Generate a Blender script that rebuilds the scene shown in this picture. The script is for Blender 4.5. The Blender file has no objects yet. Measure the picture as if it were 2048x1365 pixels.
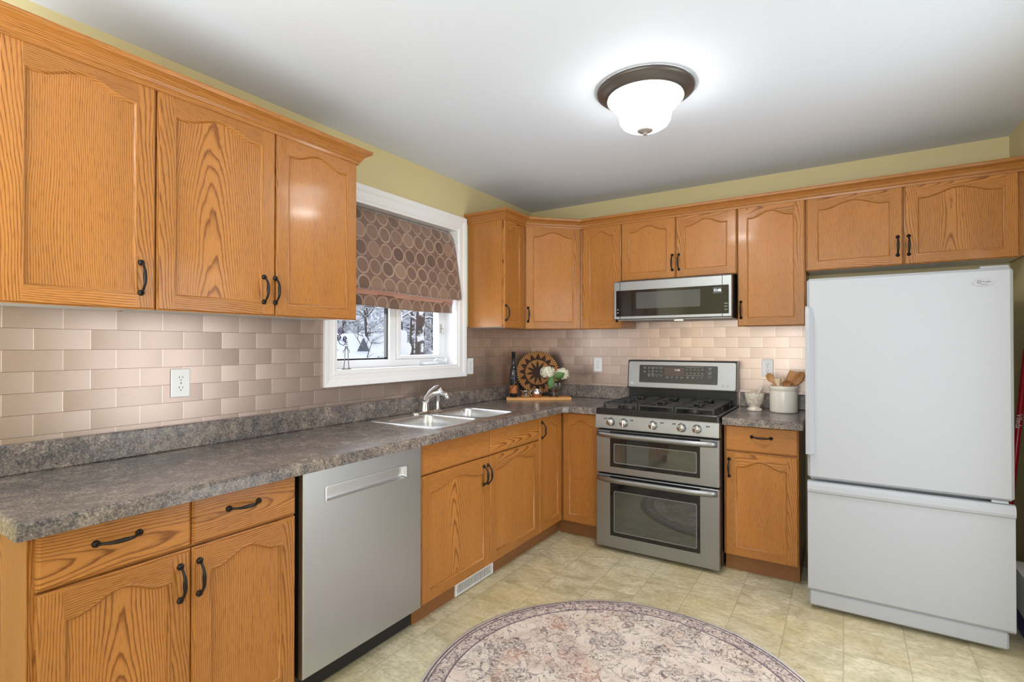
import bpy, bmesh, math, random
from mathutils import Vector, Matrix
random.seed(7)
S = bpy.context.scene
COL = S.collection
PI = math.pi
R = math.radians

# ------------------------------------------------------------------ camera, world, exposure
cam_d = bpy.data.cameras.new('camera'); cam = bpy.data.objects.new('camera', cam_d); COL.objects.link(cam)
cam.location = (2.2542, -3.8146, 1.3157)
cam.rotation_mode = 'XYZ'
cam.rotation_euler = (R(90 + 0.4704), 0, R(32.7098))
cam_d.sensor_width = 36; cam_d.sensor_fit = 'HORIZONTAL'; cam_d.lens = 1035.09 * 36 / 2048
cam_d.clip_start = 0.02; cam_d.clip_end = 300
S.camera = cam
S.view_settings.view_transform = 'Standard'; S.view_settings.look = 'None'
S.view_settings.gamma = 1; S.view_settings.use_curve_mapping = False
S.view_settings.exposure = 0.06

world = bpy.data.worlds.new('winter_sky'); S.world = world; world.use_nodes = True
wn = world.node_tree; wn.nodes.clear()
wo = wn.nodes.new('ShaderNodeOutputWorld'); wb = wn.nodes.new('ShaderNodeBackground')
wb.inputs[0].default_value = (0.80, 0.86, 0.95, 1); wb.inputs[1].default_value = 1.6
wn.links.new(wb.outputs[0], wo.inputs[0])

def area(name, loc, rot, sx, sy, power, col):
    l = bpy.data.lights.new(name, 'AREA'); l.shape = 'RECTANGLE'; l.size = sx; l.size_y = sy; l.energy = power; l.color = col
    o = bpy.data.objects.new(name, l); COL.objects.link(o); o.location = loc; o.rotation_euler = rot
    return o
# daylight through the patio door in the right wall, the wide front windows behind the camera, the sink window
area('patio_daylight', (3.12, -1.65, 1.1), (0, R(90), 0), 1.9, .85, 17, (0.95, 0.975, 1.0))
area('front_daylight', (2.3, -6.32, 1.45), (R(90), 0, 0), 1.2, 1.5, 50, (0.90, 0.95, 1.0))
area('sink_window_daylight', (-0.165, -1.52, 1.34), (0, R(-90), 0), 0.34, 0.92, 6, (0.90, 0.95, 1.0))
# added fill light behind the camera, no fixture there, bounced off the ceiling
area('bounce_fill', (1.25, -4.95, 1.2), (R(168), 0, 0), 2.3, 2.0, 86, (0.90, 0.95, 1.0))

# ------------------------------------------------------------------ material helpers
def newmat(name):
    m = bpy.data.materials.new(name); m.use_nodes = True
    nt = m.node_tree; b = nt.nodes['Principled BSDF']
    return m, nt, b
def srgb(r, g, b):
    f = lambda c: (c/255/12.92) if c/255 <= .04045 else ((c/255+.055)/1.055)**2.4
    return (f(r), f(g), f(b), 1)
def simple(name, col, rough=.5, metal=0, **kw):
    m, nt, b = newmat(name)
    b.inputs['Base Color'].default_value = col if len(col) == 4 else (*col, 1)
    b.inputs['Roughness'].default_value = rough; b.inputs['Metallic'].default_value = metal
    for k, v in kw.items(): b.inputs[k].default_value = v
    return m
class NT:
    def __init__(s, nt): s.nt = nt
    def n(s, t, **kw):
        x = s.nt.nodes.new(t)
        for k, v in kw.items(): setattr(x, k, v)
        return x
    def l(s, a, b): s.nt.links.new(a, b)
    def _in(s, node, i, v):
        if v is None: return
        if hasattr(v, 'is_linked') or hasattr(v, 'links'): s.l(v, node.inputs[i])
        else: node.inputs[i].default_value = v
    def math(s, op, a, b=None, c=None, clamp=False):
        x = s.n('ShaderNodeMath', operation=op); x.use_clamp = clamp
        s._in(x, 0, a); s._in(x, 1, b); s._in(x, 2, c); return x.outputs[0]
    def comb(s, x, y, z=0.0):
        c = s.n('ShaderNodeCombineXYZ'); s._in(c, 0, x); s._in(c, 1, y); s._in(c, 2, z); return c.outputs[0]
    def sep(s, v):
        c = s.n('ShaderNodeSeparateXYZ'); s.l(v, c.inputs[0]); return c.outputs
    def noise(s, v, scale, detail=2, rough=.5, dist=0):
        x = s.n('ShaderNodeTexNoise'); s._in(x, 'Vector', v); x.inputs['Scale'].default_value = scale
        x.inputs['Detail'].default_value = detail; x.inputs['Roughness'].default_value = rough; x.inputs['Distortion'].default_value = dist
        return x.outputs[0]
    def ramp(s, f, stops, interp='LINEAR'):
        x = s.n('ShaderNodeValToRGB'); s._in(x, 0, f); cr = x.color_ramp; cr.interpolation = interp
        while len(cr.elements) > 1: cr.elements.remove(cr.elements[-1])
        for i, (p, c) in enumerate(stops):
            e = cr.elements[0] if i == 0 else cr.elements.new(p)
            e.position = p; e.color = c if isinstance(c, tuple) else (c, c, c, 1)
        return x.outputs[0]
    def mix(s, f, a, b, mode='MIX'):
        x = s.n('ShaderNodeMix', data_type='RGBA', blend_type=mode)
        s._in(x, 0, f); s._in(x, 6, a); s._in(x, 7, b); return x.outputs[2]
    def bump(s, h, strength, dist, b):
        x = s.n('ShaderNodeBump'); s.l(h, x.inputs['Height']); x.inputs['Strength'].default_value = strength
        x.inputs['Distance'].default_value = dist; s.l(x.outputs[0], b.inputs['Normal']); return x

def make_oak(name='honey_oak', light=(.48, .198, .046, 1), dark=(.185, .058, .010, 1), rough=.36):
    m, nt, b = newmat(name); N = NT(nt)
    g = N.n('ShaderNodeUVMap', uv_map='grain'); bd = N.n('ShaderNodeUVMap', uv_map='board')
    a, L, _ = N.sep(g.outputs[0]); tone, d0, _ = N.sep(bd.outputs[0])
    tz = N.math('MULTIPLY', tone, 53.0)
    n1 = N.noise(N.comb(N.math('MULTIPLY', a, 5.0), N.math('MULTIPLY', L, 1.6), tz), 1, 2)
    n2 = N.noise(N.comb(N.math('MULTIPLY', a, 40.0), N.math('MULTIPLY', L, 9.0), tz), 1, 2)
    d = N.math('ADD', d0, N.math('MULTIPLY', L, .055))
    f = N.math('SQRT', N.math('ADD', N.math('MULTIPLY', a, a), N.math('MULTIPLY', d, d)))
    f = N.math('ADD', f, N.math('MULTIPLY', N.math('SUBTRACT', n1, .5), .046))
    f = N.math('ADD', f, N.math('MULTIPLY', N.math('SUBTRACT', n2, .5), .0045))
    fr = N.math('FRACT', N.math('MULTIPLY', f, 168.0))
    ring = N.ramp(fr, [(0, .45), (.07, .05), (.5, 0.0), (.72, .28), (.90, 1.0), (.97, .95), (1.0, .45)])
    por = N.noise(N.comb(N.math('MULTIPLY', a, 620.0), N.math('MULTIPLY', L, 24.0), tz), 1, 1)
    por = N.ramp(por, [(0, 0.0), (.55, 0.0), (.68, 1.0)])
    amp = N.noise(N.comb(N.math('MULTIPLY', a, 22.0), N.math('MULTIPLY', L, 1.2), tz), 1, 2)
    rs = N.math('MULTIPLY', ring, N.math('ADD', .34, N.math('MULTIPLY', amp, .95)))
    ps = N.math('MULTIPLY', por, N.math('ADD', N.math('MULTIPLY', ring, .30), .34))
    k = N.math('ADD', rs, ps, clamp=True)
    big = N.noise(N.comb(N.math('MULTIPLY', a, 7.0), N.math('MULTIPLY', L, 1.3), tz), 1, 2)
    tn = N.math('ADD', N.math('MULTIPLY', N.math('SUBTRACT', tone, .5), .30), N.math('MULTIPLY', N.math('SUBTRACT', big, .5), .35))
    vv = N.math('ADD', 1.0, tn)
    base = N.mix(k, light, dark)
    hs = N.n('ShaderNodeHueSaturation'); N.l(base, hs.inputs['Color']); N.l(vv, hs.inputs['Value'])
    N.l(hs.outputs[0], b.inputs['Base Color'])
    b.inputs['Roughness'].default_value = rough
    b.inputs['Coat Weight'].default_value = .22; b.inputs['Coat Roughness'].default_value = .12; b.inputs['Specular IOR Level'].default_value = .3
    N.bump(N.math('MULTIPLY', k, -1.0), .12, .0008, b)
    return m

def make_tile():
    # brushed champagne metal subway tiles; world coordinates, works on both walls
    m, nt, b = newmat('champagne_metal_tile'); N = NT(nt)
    geo = N.n('ShaderNodeNewGeometry'); p = N.sep(geo.outputs['Position']); nn = N.sep(geo.outputs['Normal'])
    isback = N.math('GREATER_THAN', N.math('ABSOLUTE', nn[1]), .5)
    ul = N.math('DIVIDE', N.math('ADD', p[1], 3.155), .1535)
    ub = N.math('DIVIDE', N.math('SUBTRACT', p[0], .020), .154)
    u = N.math('ADD', N.math('MULTIPLY', isback, ub), N.math('MULTIPLY', N.math('SUBTRACT', 1.0, isback), ul))
    v = N.math('DIVIDE', N.math('SUBTRACT', p[2], 1.3710), .0708)
    row = N.math('FLOOR', v)
    half = N.math('MULTIPLY', N.math('FLOORED_MODULO', row, 2.0), .5)
    u2 = N.math('ADD', u, half)
    colm = N.math('FLOOR', u2)
    fu = N.math('SUBTRACT', u2, colm); fv = N.math('SUBTRACT', v, row)
    eu = N.math('MINIMUM', fu, N.math('SUBTRACT', 1.0, fu)); ev = N.math('MINIMUM', fv, N.math('SUBTRACT', 1.0, fv))
    du = N.math('MULTIPLY', eu, .154); dv = N.math('MULTIPLY', ev, .0708)
    joint_v = N.math('LESS_THAN', du, .0009); joint_h = N.math('LESS_THAN', dv, .0007)
    wnz = N.n('ShaderNodeTexWhiteNoise', noise_dimensions='3D'); N.l(N.comb(colm, row, isback), wnz.inputs['Vector'])
    rnd = N.sep(wnz.outputs['Color'])
    brush = N.noise(N.comb(N.math('MULTIPLY', u, 6.0), N.math('MULTIPLY', v, 90.0), isback), 1, 3)
    c = N.mix(brush, (.38, .295, .25, 1), (.51, .405, .35, 1))
    hs = N.n('ShaderNodeHueSaturation'); N.l(c, hs.inputs['Color'])
    N.l(N.math('ADD', .94, N.math('MULTIPLY', rnd[0], .12)), hs.inputs['Value'])
    c = N.mix(joint_v, hs.outputs[0], (.72, .62, .55, 1)); c = N.mix(joint_h, c, (.16, .11, .085, 1))
    N.l(c, b.inputs['Base Color'])
    b.inputs['Metallic'].default_value = .8
    N.l(N.math('ADD', .29, N.math('MULTIPLY', brush, .10)), b.inputs['Roughness'])
    # each tile sits at a slightly different angle and is gently cushioned
    h1 = N.math('MULTIPLY', N.math('SUBTRACT', rnd[1], .5), N.math('MULTIPLY', fu, .0060))
    h2 = N.math('MULTIPLY', N.math('SUBTRACT', fu, .5), N.math('SUBTRACT', fu, .5)); h2 = N.math('MULTIPLY', h2, -.0036)
    h = N.math('ADD', h1, h2)
    h = N.math('ADD', h, N.math('MULTIPLY', brush, .00003))
    N.bump(h, 1.0, 1.0, b)
    return m

def make_counter():
    m, nt, b = newmat('grey_granite_laminate'); N = NT(nt)
    tc = N.n('ShaderNodeTexCoord'); v = tc.outputs['Object']
    big = N.noise(v, 6, 4, .65, .8); mid = N.noise(v, 28, 5, .72, 1.0); fine = N.noise(v, 150, 3, .7, .3)
    c = N.ramp(mid, [(.30, srgb(66, 66, 74)), (.43, srgb(112, 106, 106)), (.53, srgb(152, 140, 132)), (.68, srgb(204, 188, 172))])
    c2 = N.ramp(fine, [(.38, srgb(60, 60, 68)), (.5, srgb(136, 128, 124)), (.62, srgb(212, 200, 186))])
    c = N.mix(.42, c, c2)
    c3 = N.ramp(big, [(.32, (.24, .26, .31, 1)), (.5, (.50, .485, .49, 1)), (.7, (.90, .86, .82, 1))])
    c = N.mix(.75, c, c3, 'MULTIPLY')
    N.l(c, b.inputs['Base Color']); b.inputs['Roughness'].default_value = .22
    N.bump(fine, .05, .0008, b)
    return m

def make_floor():
    m, nt, b = newmat('olive_stone_vinyl'); N = NT(nt)
    geo = N.n('ShaderNodeNewGeometry'); P = geo.outputs['Position']; p = N.sep(P)
    u = N.math('DIVIDE', N.math('SUBTRACT', p[0], 2.245), .2305); v = N.math('DIVIDE', N.math('ADD', p[1], .945), .2305)
    cu, cv = N.math('FLOOR', u), N.math('FLOOR', v)
    fu, fv = N.math('SUBTRACT', u, cu), N.math('SUBTRACT', v, cv)
    eu = N.math('MINIMUM', fu, N.math('SUBTRACT', 1.0, fu)); ev = N.math('MINIMUM', fv, N.math('SUBTRACT', 1.0, fv))
    wnz = N.n('ShaderNodeTexWhiteNoise', noise_dimensions='3D'); N.l(N.comb(cu, cv, 3.0), wnz.inputs['Vector'])
    rnd = N.sep(wnz.outputs['Color'])
    off = N.comb(N.math('ADD', p[0], N.math('MULTIPLY', rnd[0], 9.0)), N.math('MULTIPLY', N.math('ADD', p[1], N.math('MULTIPLY', rnd[1], 9.0)), 1.5), 0.0)
    big = N.noise(off, 5.5, 5, .62, 1.0); fine = N.noise(off, 38, 4, .7, .5)
    c = N.ramp(big, [(.28, srgb(158, 150, 122)), (.42, srgb(192, 184, 154)), (.55, srgb(210, 202, 174)), (.72, srgb(226, 218, 192))])
    c = N.mix(N.ramp(fine, [(.35, .45), (.55, 0.0)]), c, srgb(140, 128, 98))
    yel = N.noise(P, 1.7, 2, .5)
    c = N.mix(N.math('MULTIPLY', N.ramp(yel, [(.4, 0.0), (.65, 1.0)]), .34), c, srgb(196, 166, 92))
    hs = N.n('ShaderNodeHueSaturation'); N.l(c, hs.inputs['Color']); N.l(N.math('ADD', .95, N.math('MULTIPLY', rnd[2], .09)), hs.inputs['Value'])
    jx = N.ramp(eu, [(0.0, 1.0), (.008, 1.0), (.014, 0.0)]); jy = N.ramp(ev, [(0.0, .55), (.007, .55), (.013, 0.0)])
    c = N.mix(N.math('MULTIPLY', jx, .5), hs.outputs[0], srgb(146, 136, 112)); c = N.mix(N.math('MULTIPLY', jy, .5), c, srgb(146, 136, 112))
    N.l(c, b.inputs['Base Color'])
    b.inputs['Roughness'].default_value = .42
    N.bump(fine, .10, .001, b)
    return m

def make_rug():
    m, nt, b = newmat('faded_floral_rug'); N = NT(nt)
    tc = N.n('ShaderNodeTexCoord'); v = tc.outputs['Object']; p = N.sep(v)
    r = N.math('SQRT', N.math('ADD', N.math('MULTIPLY', p[0], p[0]), N.math('MULTIPLY', p[1], p[1])))
    wob = N.noise(v, 9, 3, .6)
    base = N.ramp(N.noise(v, 3.2, 3, .6), [(.35, srgb(214, 198, 184)), (.5, srgb(220, 208, 198)), (.68, srgb(200, 176, 164))])
    def flowers(scale, seedv, rad, petals, line):
        vo = N.n('ShaderNodeTexVoronoi'); vo.inputs['Scale'].default_value = scale; vo.inputs['Randomness'].default_value = .85
        add = N.n('ShaderNodeVectorMath', operation='ADD'); N.l(v, add.inputs[0]); add.inputs[1].default_value = seedv
        N.l(add.outputs[0], vo.inputs['Vector'])
        sub = N.n('ShaderNodeVectorMath', operation='SUBTRACT'); N.l(add.outputs[0], sub.inputs[0]); N.l(vo.outputs['Position'], sub.inputs[1])
        q = N.sep(sub.outputs[0]); ang = N.math('ARCTAN2', q[1], q[0])
        dist = N.math('SQRT', N.math('ADD', N.math('MULTIPLY', q[0], q[0]), N.math('MULTIPLY', q[1], q[1])))
        pet = N.math('ABSOLUTE', N.math('SINE', N.math('MULTIPLY', ang, petals)))
        edge = N.math('MULTIPLY', N.math('ADD', .6, N.math('MULTIPLY', pet, .4)), rad)
        edge = N.math('ADD', edge, N.math('MULTIPLY', N.math('SUBTRACT', wob, .5), rad))
        t = N.math('DIVIDE', dist, edge)
        ringed = N.ramp(N.math('FRACT', N.math('MULTIPLY', t, 2.4)), [(0, .05), (.28, .2), (.36, 1.0), (.48, .25), (.72, .45), (.84, 1.0), (1, .1)])
        inside = N.ramp(t, [(.93, 1.0), (1.0, 0.0)])
        return N.math('MULTIPLY', ringed, inside)
    f1 = flowers(3.1, (.3, .1, 0), .105, 3.0, 1)
    f2 = flowers(8.0, (1.7, .9, 0), .034, 2.0, 1)
    # curling vines and leaves
    w1 = N.noise(v, 7.5, 2, .5, 2.2); vine = N.ramp(N.math('ABSOLUTE', N.math('SUBTRACT', w1, .5)), [(0, 1.0), (.012, 1.0), (.020, 0.0)])
    w2 = N.noise(v, 20, 3, .6, 1.6); leaf = N.ramp(w2, [(.56, 0.0), (.58, 1.0), (.72, .6)])
    cl = N.ramp(N.noise(v, 4.4, 2, .5), [(.42, 0.0), (.55, 1.0)])
    ln = N.math('ABSOLUTE', N.math('SUBTRACT', N.noise(v, 34, 3, .6, 1.0), .5)); lin = N.ramp(ln, [(0, .9), (.012, .8), (.028, 0.0)])
    leaf = N.math('MULTIPLY', N.math('MAXIMUM', leaf, lin), cl)
    worn = N.ramp(N.noise(v, 60, 3, .7), [(.36, .2), (.52, 1.0)])
    mask = N.math('MAXIMUM', N.math('MAXIMUM', f1, N.math('MULTIPLY', f2, .8)), N.math('MAXIMUM', N.math('MULTIPLY', vine, .8), leaf))
    mask = N.math('MULTIPLY', mask, worn)
    ink = N.ramp(N.noise(v, 5, 2, .5), [(.35, srgb(70, 66, 80)), (.54, srgb(98, 86, 92)), (.66, srgb(164, 118, 100))])
    c = N.mix(N.math('MULTIPLY', mask, .95), base, ink)
    # border band
    bn = N.noise(v, 55, 3, .7, 1.5); bc = N.ramp(bn, [(.40, srgb(104, 94, 104)), (.48, srgb(176, 160, 154)), (.60, srgb(214, 198, 188))])
    inb = N.math('MULTIPLY', N.math('GREATER_THAN', r, .672), N.math('LESS_THAN', r, .735))
    c = N.mix(inb, c, bc)
    for rr, ww, cc in ((.672, .0035, srgb(110, 98, 108)), (.735, .003, srgb(110, 98, 108)), (.749, .003, srgb(96, 88, 100)), (.760, .006, srgb(206, 198, 194))):
        k = N.math('LESS_THAN', N.math('ABSOLUTE', N.math('SUBTRACT', r, rr)), ww); c = N.mix(k, c, cc)
    N.l(c, b.inputs['Base Color']); b.inputs['Roughness'].default_value = .95
    b.inputs['Specular IOR Level'].default_value = .15
    N.bump(N.noise(v, 300, 2, .6), .25, .002, b)
    return m

def make_steel(name, col=(.56, .56, .57), rough=.3, scale=(4, 4, 400), amt=.06):
    m, nt, b = newmat(name); N = NT(nt)
    tc = N.n('ShaderNodeTexCoord'); mp = N.n('ShaderNodeMapping'); N.l(tc.outputs['Object'], mp.inputs[0]); mp.inputs['Scale'].default_value = scale
    ns = N.noise(mp.outputs[0], 1, 3, .6)
    cl = N.noise(tc.outputs['Object'], 4, 3, .5)
    b.inputs['Base Color'].default_value = (*col, 1); b.inputs['Metallic'].default_value = 1
    N.l(N.math('ADD', rough, N.math('ADD', N.math('MULTIPLY', ns, amt), N.math('MULTIPLY', cl, .08))), b.inputs['Roughness'])
    N.bump(ns, .05, .0004, b)
    return m

def make_paint(name, col, rough=.6, bump=.04):
    m, nt, b = newmat(name); N = NT(nt)
    tc = N.n('ShaderNodeTexCoord'); n = N.noise(tc.outputs['Object'], 220, 2, .6)
    b.inputs['Base Color'].default_value = col; b.inputs['Roughness'].default_value = rough
    N.bump(n, bump, .0006, b)
    return m

def make_shade():
    m, nt, b = newmat('bronze_ring_fabric'); N = NT(nt)
    uv = N.n('ShaderNodeUVMap', uv_map='grain'); p = N.sep(uv.outputs[0])
    u = N.math('DIVIDE', p[0], .096); v = N.math('DIVIDE', p[1], .103)
    cu, cv = N.math('FLOOR', u), N.math('FLOOR', v)
    fu = N.math('MULTIPLY', N.math('SUBTRACT', N.math('SUBTRACT', u, cu), .5), .096); fv = N.math('MULTIPLY', N.math('SUBTRACT', N.math('SUBTRACT', v, cv), .5), .098)
    r = N.math('SQRT', N.math('ADD', N.math('MULTIPLY', fu, fu), N.math('MULTIPLY', fv, fv)))
    wn_ = N.n('ShaderNodeTexWhiteNoise', noise_dimensions='3D'); N.l(N.comb(cu, cv, 1.0), wn_.inputs['Vector']); rnd = N.sep(wn_.outputs['Color'])
    ring = N.math('MULTIPLY', N.math('GREATER_THAN', r, .0375), N.math('LESS_THAN', r, .0475)); disc = N.math('LESS_THAN', r, .0375)
    base = srgb(122, 96, 86)
    discc = N.mix(rnd[0], srgb(98, 76, 68), srgb(150, 122, 106)); ringc = N.mix(rnd[1], srgb(152, 128, 112), srgb(172, 146, 126))
    c = N.mix(disc, base, discc); c = N.mix(ring, c, ringc)
    slub = N.noise(N.comb(N.math('MULTIPLY', p[0], 12.0), N.math('MULTIPLY', p[1], 500.0), 0.0), 1, 2)
    hs = N.n('ShaderNodeHueSaturation'); N.l(c, hs.inputs['Color']); N.l(N.math('ADD', .85, N.math('MULTIPLY', slub, .35)), hs.inputs['Value'])
    N.l(hs.outputs[0], b.inputs['Base Color'])
    b.inputs['Roughness'].default_value = .45; b.inputs['Sheen Weight'].default_value = .5; b.inputs['Sheen Roughness'].default_value = .4
    wr = N.noise(N.comb(N.math('MULTIPLY', p[0], 9.0), N.math('MULTIPLY', p[1], 6.0), 2.0), 1, 3)
    N.bump(wr, .5, .02, b)
    return m

def make_basket():
    m, nt, b = newmat('woven_star_basket'); N = NT(nt)
    tc = N.n('ShaderNodeTexCoord'); p = N.sep(tc.outputs['Object'])
    r = N.math('SQRT', N.math('ADD', N.math('MULTIPLY', p[0], p[0]), N.math('MULTIPLY', p[2], p[2])))
    ang = N.math('ARCTAN2', p[2], p[0])
    def tri(n, ph):   # 0..1 triangle wave around the circle
        t = N.math('FRACT', N.math('ADD', N.math('MULTIPLY', ang, n / (2*PI)), ph)); return N.math('MULTIPLY', N.math('ABSOLUTE', N.math('SUBTRACT', t, .5)), 2.0)
    star = N.math('LESS_THAN', r, N.math('ADD', .034, N.math('MULTIPLY', tri(11, .25), .048)))
    outer = N.math('MULTIPLY', N.math('GREATER_THAN', r, .090), N.math('LESS_THAN', r, N.math('ADD', .094, N.math('MULTIPLY', tri(16, .1), .037))))
    ringl = N.math('LESS_THAN', N.math('ABSOLUTE', N.math('SUBTRACT', r, .092)), .0045)
    dk = N.math('MAXIMUM', N.math('MAXIMUM', star, outer), ringl)
    weave = N.math('MULTIPLY', N.math('ADD', N.math('SINE', N.math('MULTIPLY', r, 1400.0)), 1.0), .5)
    ns = N.noise(tc.outputs['Object'], 120, 3, .7)
    tan = N.mix(ns, srgb(150, 92, 44), srgb(206, 148, 86)); brown = N.mix(ns, srgb(38, 24, 20), srgb(76, 52, 42))
    c = N.mix(dk, tan, brown); c = N.mix(N.math('MULTIPLY', weave, .18), c, (.02, .01, .006, 1))
    N.l(c, b.inputs['Base Color']); b.inputs['Roughness'].default_value = .75
    N.bump(weave, .5, .002, b)
    return m

def make_marble():
    m, nt, b = newmat('veined_marble'); N = NT(nt)
    tc = N.n('ShaderNodeTexCoord'); n = N.noise(tc.outputs['Object'], 16, 4, .6, 1.2)
    k = N.ramp(N.math('ABSOLUTE', N.math('SUBTRACT', n, .5)), [(0, .7), (.02, .4), (.07, 0.0)])
    N.l(N.mix(k, srgb(232, 222, 206), srgb(170, 160, 156)), b.inputs['Base Color']); b.inputs['Roughness'].default_value = .3
    return m

def make_plainwood(name, c1, c2, rough=.5):
    m, nt, b = newmat(name); N = NT(nt)
    tc = N.n('ShaderNodeTexCoord'); mp = N.n('ShaderNodeMapping'); N.l(tc.outputs['Object'], mp.inputs[0]); mp.inputs['Scale'].default_value = (60, 60, 8)
    N.l(N.mix(N.noise(mp.outputs[0], 1, 3, .6), c1, c2), b.inputs['Base Color']); b.inputs['Roughness'].default_value = rough
    return m

def make_bark(name, c1, c2):
    m, nt, b = newmat(name); N = NT(nt)
    tc = N.n('ShaderNodeTexCoord'); mp = N.n('ShaderNodeMapping'); N.l(tc.outputs['Object'], mp.inputs[0]); mp.inputs['Scale'].default_value = (14, 14, 3)
    n = N.noise(mp.outputs[0], 1, 4, .7)
    c = N.mix(n, c1, c2)
    # wind-driven snow stuck to one side of the bark
    geo = N.n('ShaderNodeNewGeometry'); nz = N.sep(geo.outputs['Normal'])
    sn = N.math('ADD', N.math('MULTIPLY', nz[2], 1.2), N.math('MULTIPLY', nz[0], .35))
    k = N.ramp(N.math('ADD', sn, N.math('MULTIPLY', N.math('SUBTRACT', N.noise(tc.outputs['Object'], 6, 3, .7), .5), 1.6)), [(.35, 0.0), (.5, 1.0)])
    N.l(N.mix(k, c, (.86, .88, .92, 1)), b.inputs['Base Color']); b.inputs['Roughness'].default_value = .9
    return m

def make_brick():
    m, nt, b = newmat('red_brick'); N = NT(nt)
    tc = N.n('ShaderNodeTexCoord'); mp = N.n('ShaderNodeMapping'); N.l(tc.outputs['Object'], mp.inputs[0]); mp.inputs['Rotation'].default_value = (R(90), 0, 0)
    br = N.n('ShaderNodeTexBrick'); N.l(mp.outputs[0], br.inputs['Vector']); br.inputs['Scale'].default_value = 5
    br.inputs['Color1'].default_value = srgb(150, 84, 66); br.inputs['Color2'].default_value = srgb(128, 66, 54); br.inputs['Mortar'].default_value = srgb(170, 160, 150)
    N.l(br.outputs[0], b.inputs['Base Color']); b.inputs['Roughness'].default_value = .9
    return m

M = {}
M['oak'] = make_oak(); M['tile'] = make_tile(); M['counter'] = make_counter(); M['floor'] = make_floor(); M['rug'] = make_rug()
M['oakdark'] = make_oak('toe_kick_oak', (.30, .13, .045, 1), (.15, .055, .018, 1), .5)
M['wall'] = make_paint('khaki_wall_paint', srgb(211, 197, 150), .55); M['ceiling'] = make_paint('white_ceiling_paint', srgb(220, 228, 240), .75)
M['trim'] = simple('white_gloss_trim', srgb(236, 237, 240), .35); M['vinyl'] = simple('white_window_vinyl', srgb(232, 234, 238), .4)
M['steel'] = make_steel('brushed_stainless', (.52, .54, .56), .30, (500, 500, 5)); M['steelh'] = make_steel('brushed_stainless_horizontal', (.33, .34, .35), .34, (3, 3, 500))
M['sink'] = make_steel('sink_stainless', (.66, .67, .69), .26, (40, 40, 40), .03)
M['chrome'] = simple('chrome', (.72, .72, .73), .13, 1); M['nickel'] = simple('satin_nickel', (.42, .415, .41), .34, 1)
M['black'] = simple('black_enamel', (.012, .012, .013), .22); M['castiron'] = simple('cast_iron', (.028, .028, .03), .5)
M['glassblk'] = simple('black_glass', (.010, .010, .011), .05); M['darkpanel'] = simple('charcoal_panel', (.035, .036, .037), .25)
M['ovenwin'] = simple('tinted_oven_glass', (.035, .04, .036), .04, 0, **{'Specular IOR Level': .9, 'Coat Weight': 1.0, 'Coat Roughness': .02})
M['bezel'] = simple('window_bezel', (.16, .16, .16), .3); M['rubber'] = simple('black_rubber', (.01, .01, .01), .7)
M['bronze'] = simple('oil_rubbed_bronze', (.018, .016, .015), .38, .5)
M['lampmetal'] = simple('dark_pewter', srgb(96, 90, 86), .38, .6)
M['fridge'] = make_paint('white_appliance_enamel', srgb(164, 166, 171), .55, .02); M['badge'] = simple('badge_silver', srgb(150, 150, 152), .4, .3)
M['badgeink'] = simple('badge_grey_ink', srgb(84, 84, 86), .5)
M['white'] = simple('white_plastic', srgb(232, 234, 238), .35); M['slot'] = simple('outlet_slot', srgb(70, 66, 62), .6); M['ink'] = simple('grey_print', srgb(200, 200, 202), .5)
M['inkdk'] = simple('dark_print', srgb(70, 70, 72), .5)
M['melamine'] = simple('white_melamine', srgb(214, 212, 208), .5)
M['shade'] = make_shade(); M['lining'] = simple('pink_lining', srgb(226, 170, 152), .6)
M['basket'] = make_basket(); M['marble'] = make_marble(); M['ceramic'] = simple('cream_stoneware', srgb(226, 220, 210), .22)
M['bamboo'] = make_plainwood('bamboo_board', srgb(206, 146, 84), srgb(228, 172, 108)); M['spoon'] = make_plainwood('spoon_wood', srgb(176, 120, 68), srgb(206, 152, 96))
M['spoonlt'] = make_plainwood('pale_spoon_wood', srgb(214, 188, 146), srgb(230, 208, 170)); M['spoondk'] = make_plainwood('dark_spoon_wood', srgb(142, 92, 46), srgb(178, 122, 68))
M['bottle'] = simple('dark_bottle_glass', (.010, .013, .016), .06); M['bottlelabel'] = simple('orange_label', srgb(176, 104, 50), .6); M['bottletxt'] = simple('blue_label_print', srgb(120, 140, 160), .5)
M['wicker'] = simple('bottle_wicker', srgb(122, 74, 50), .8)
M['petal'] = simple('cream_petal', srgb(244, 238, 214), .7); M['petal'].node_tree.nodes['Principled BSDF'].inputs['Subsurface Weight'].default_value = .1
M['petalin'] = simple('flower_centre', srgb(150, 152, 96), .8); M['leaf'] = simple('hydrangea_leaf', srgb(84, 122, 66), .5); M['stem'] = simple('flower_stem', srgb(128, 140, 60), .6)
M['copper'] = simple('copper', (.80, .50, .33), .25, 1); M['silver'] = simple('polished_silver', (.75, .73, .70), .12, 1)
M['redpole'] = simple('red_pole', srgb(158, 16, 34), .3); M['blue'] = simple('blue_plastic', srgb(24, 40, 130), .4)
M['snow'] = simple('snow', (.86, .88, .93), .9); M['bark'] = make_bark('grey_bark', srgb(92, 84, 82), srgb(58, 52, 52)); M['brick'] = make_brick()
M['shingle'] = simple('grey_gable', srgb(96, 100, 108), .9); M['railing'] = simple('dark_railing', srgb(48, 46, 50), .6)
M['wirem'] = simple('wire_silver', (.20, .20, .22), .4, .8); M['wirep'] = simple('wire_purple', srgb(60, 48, 96), .4, .3)

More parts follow.
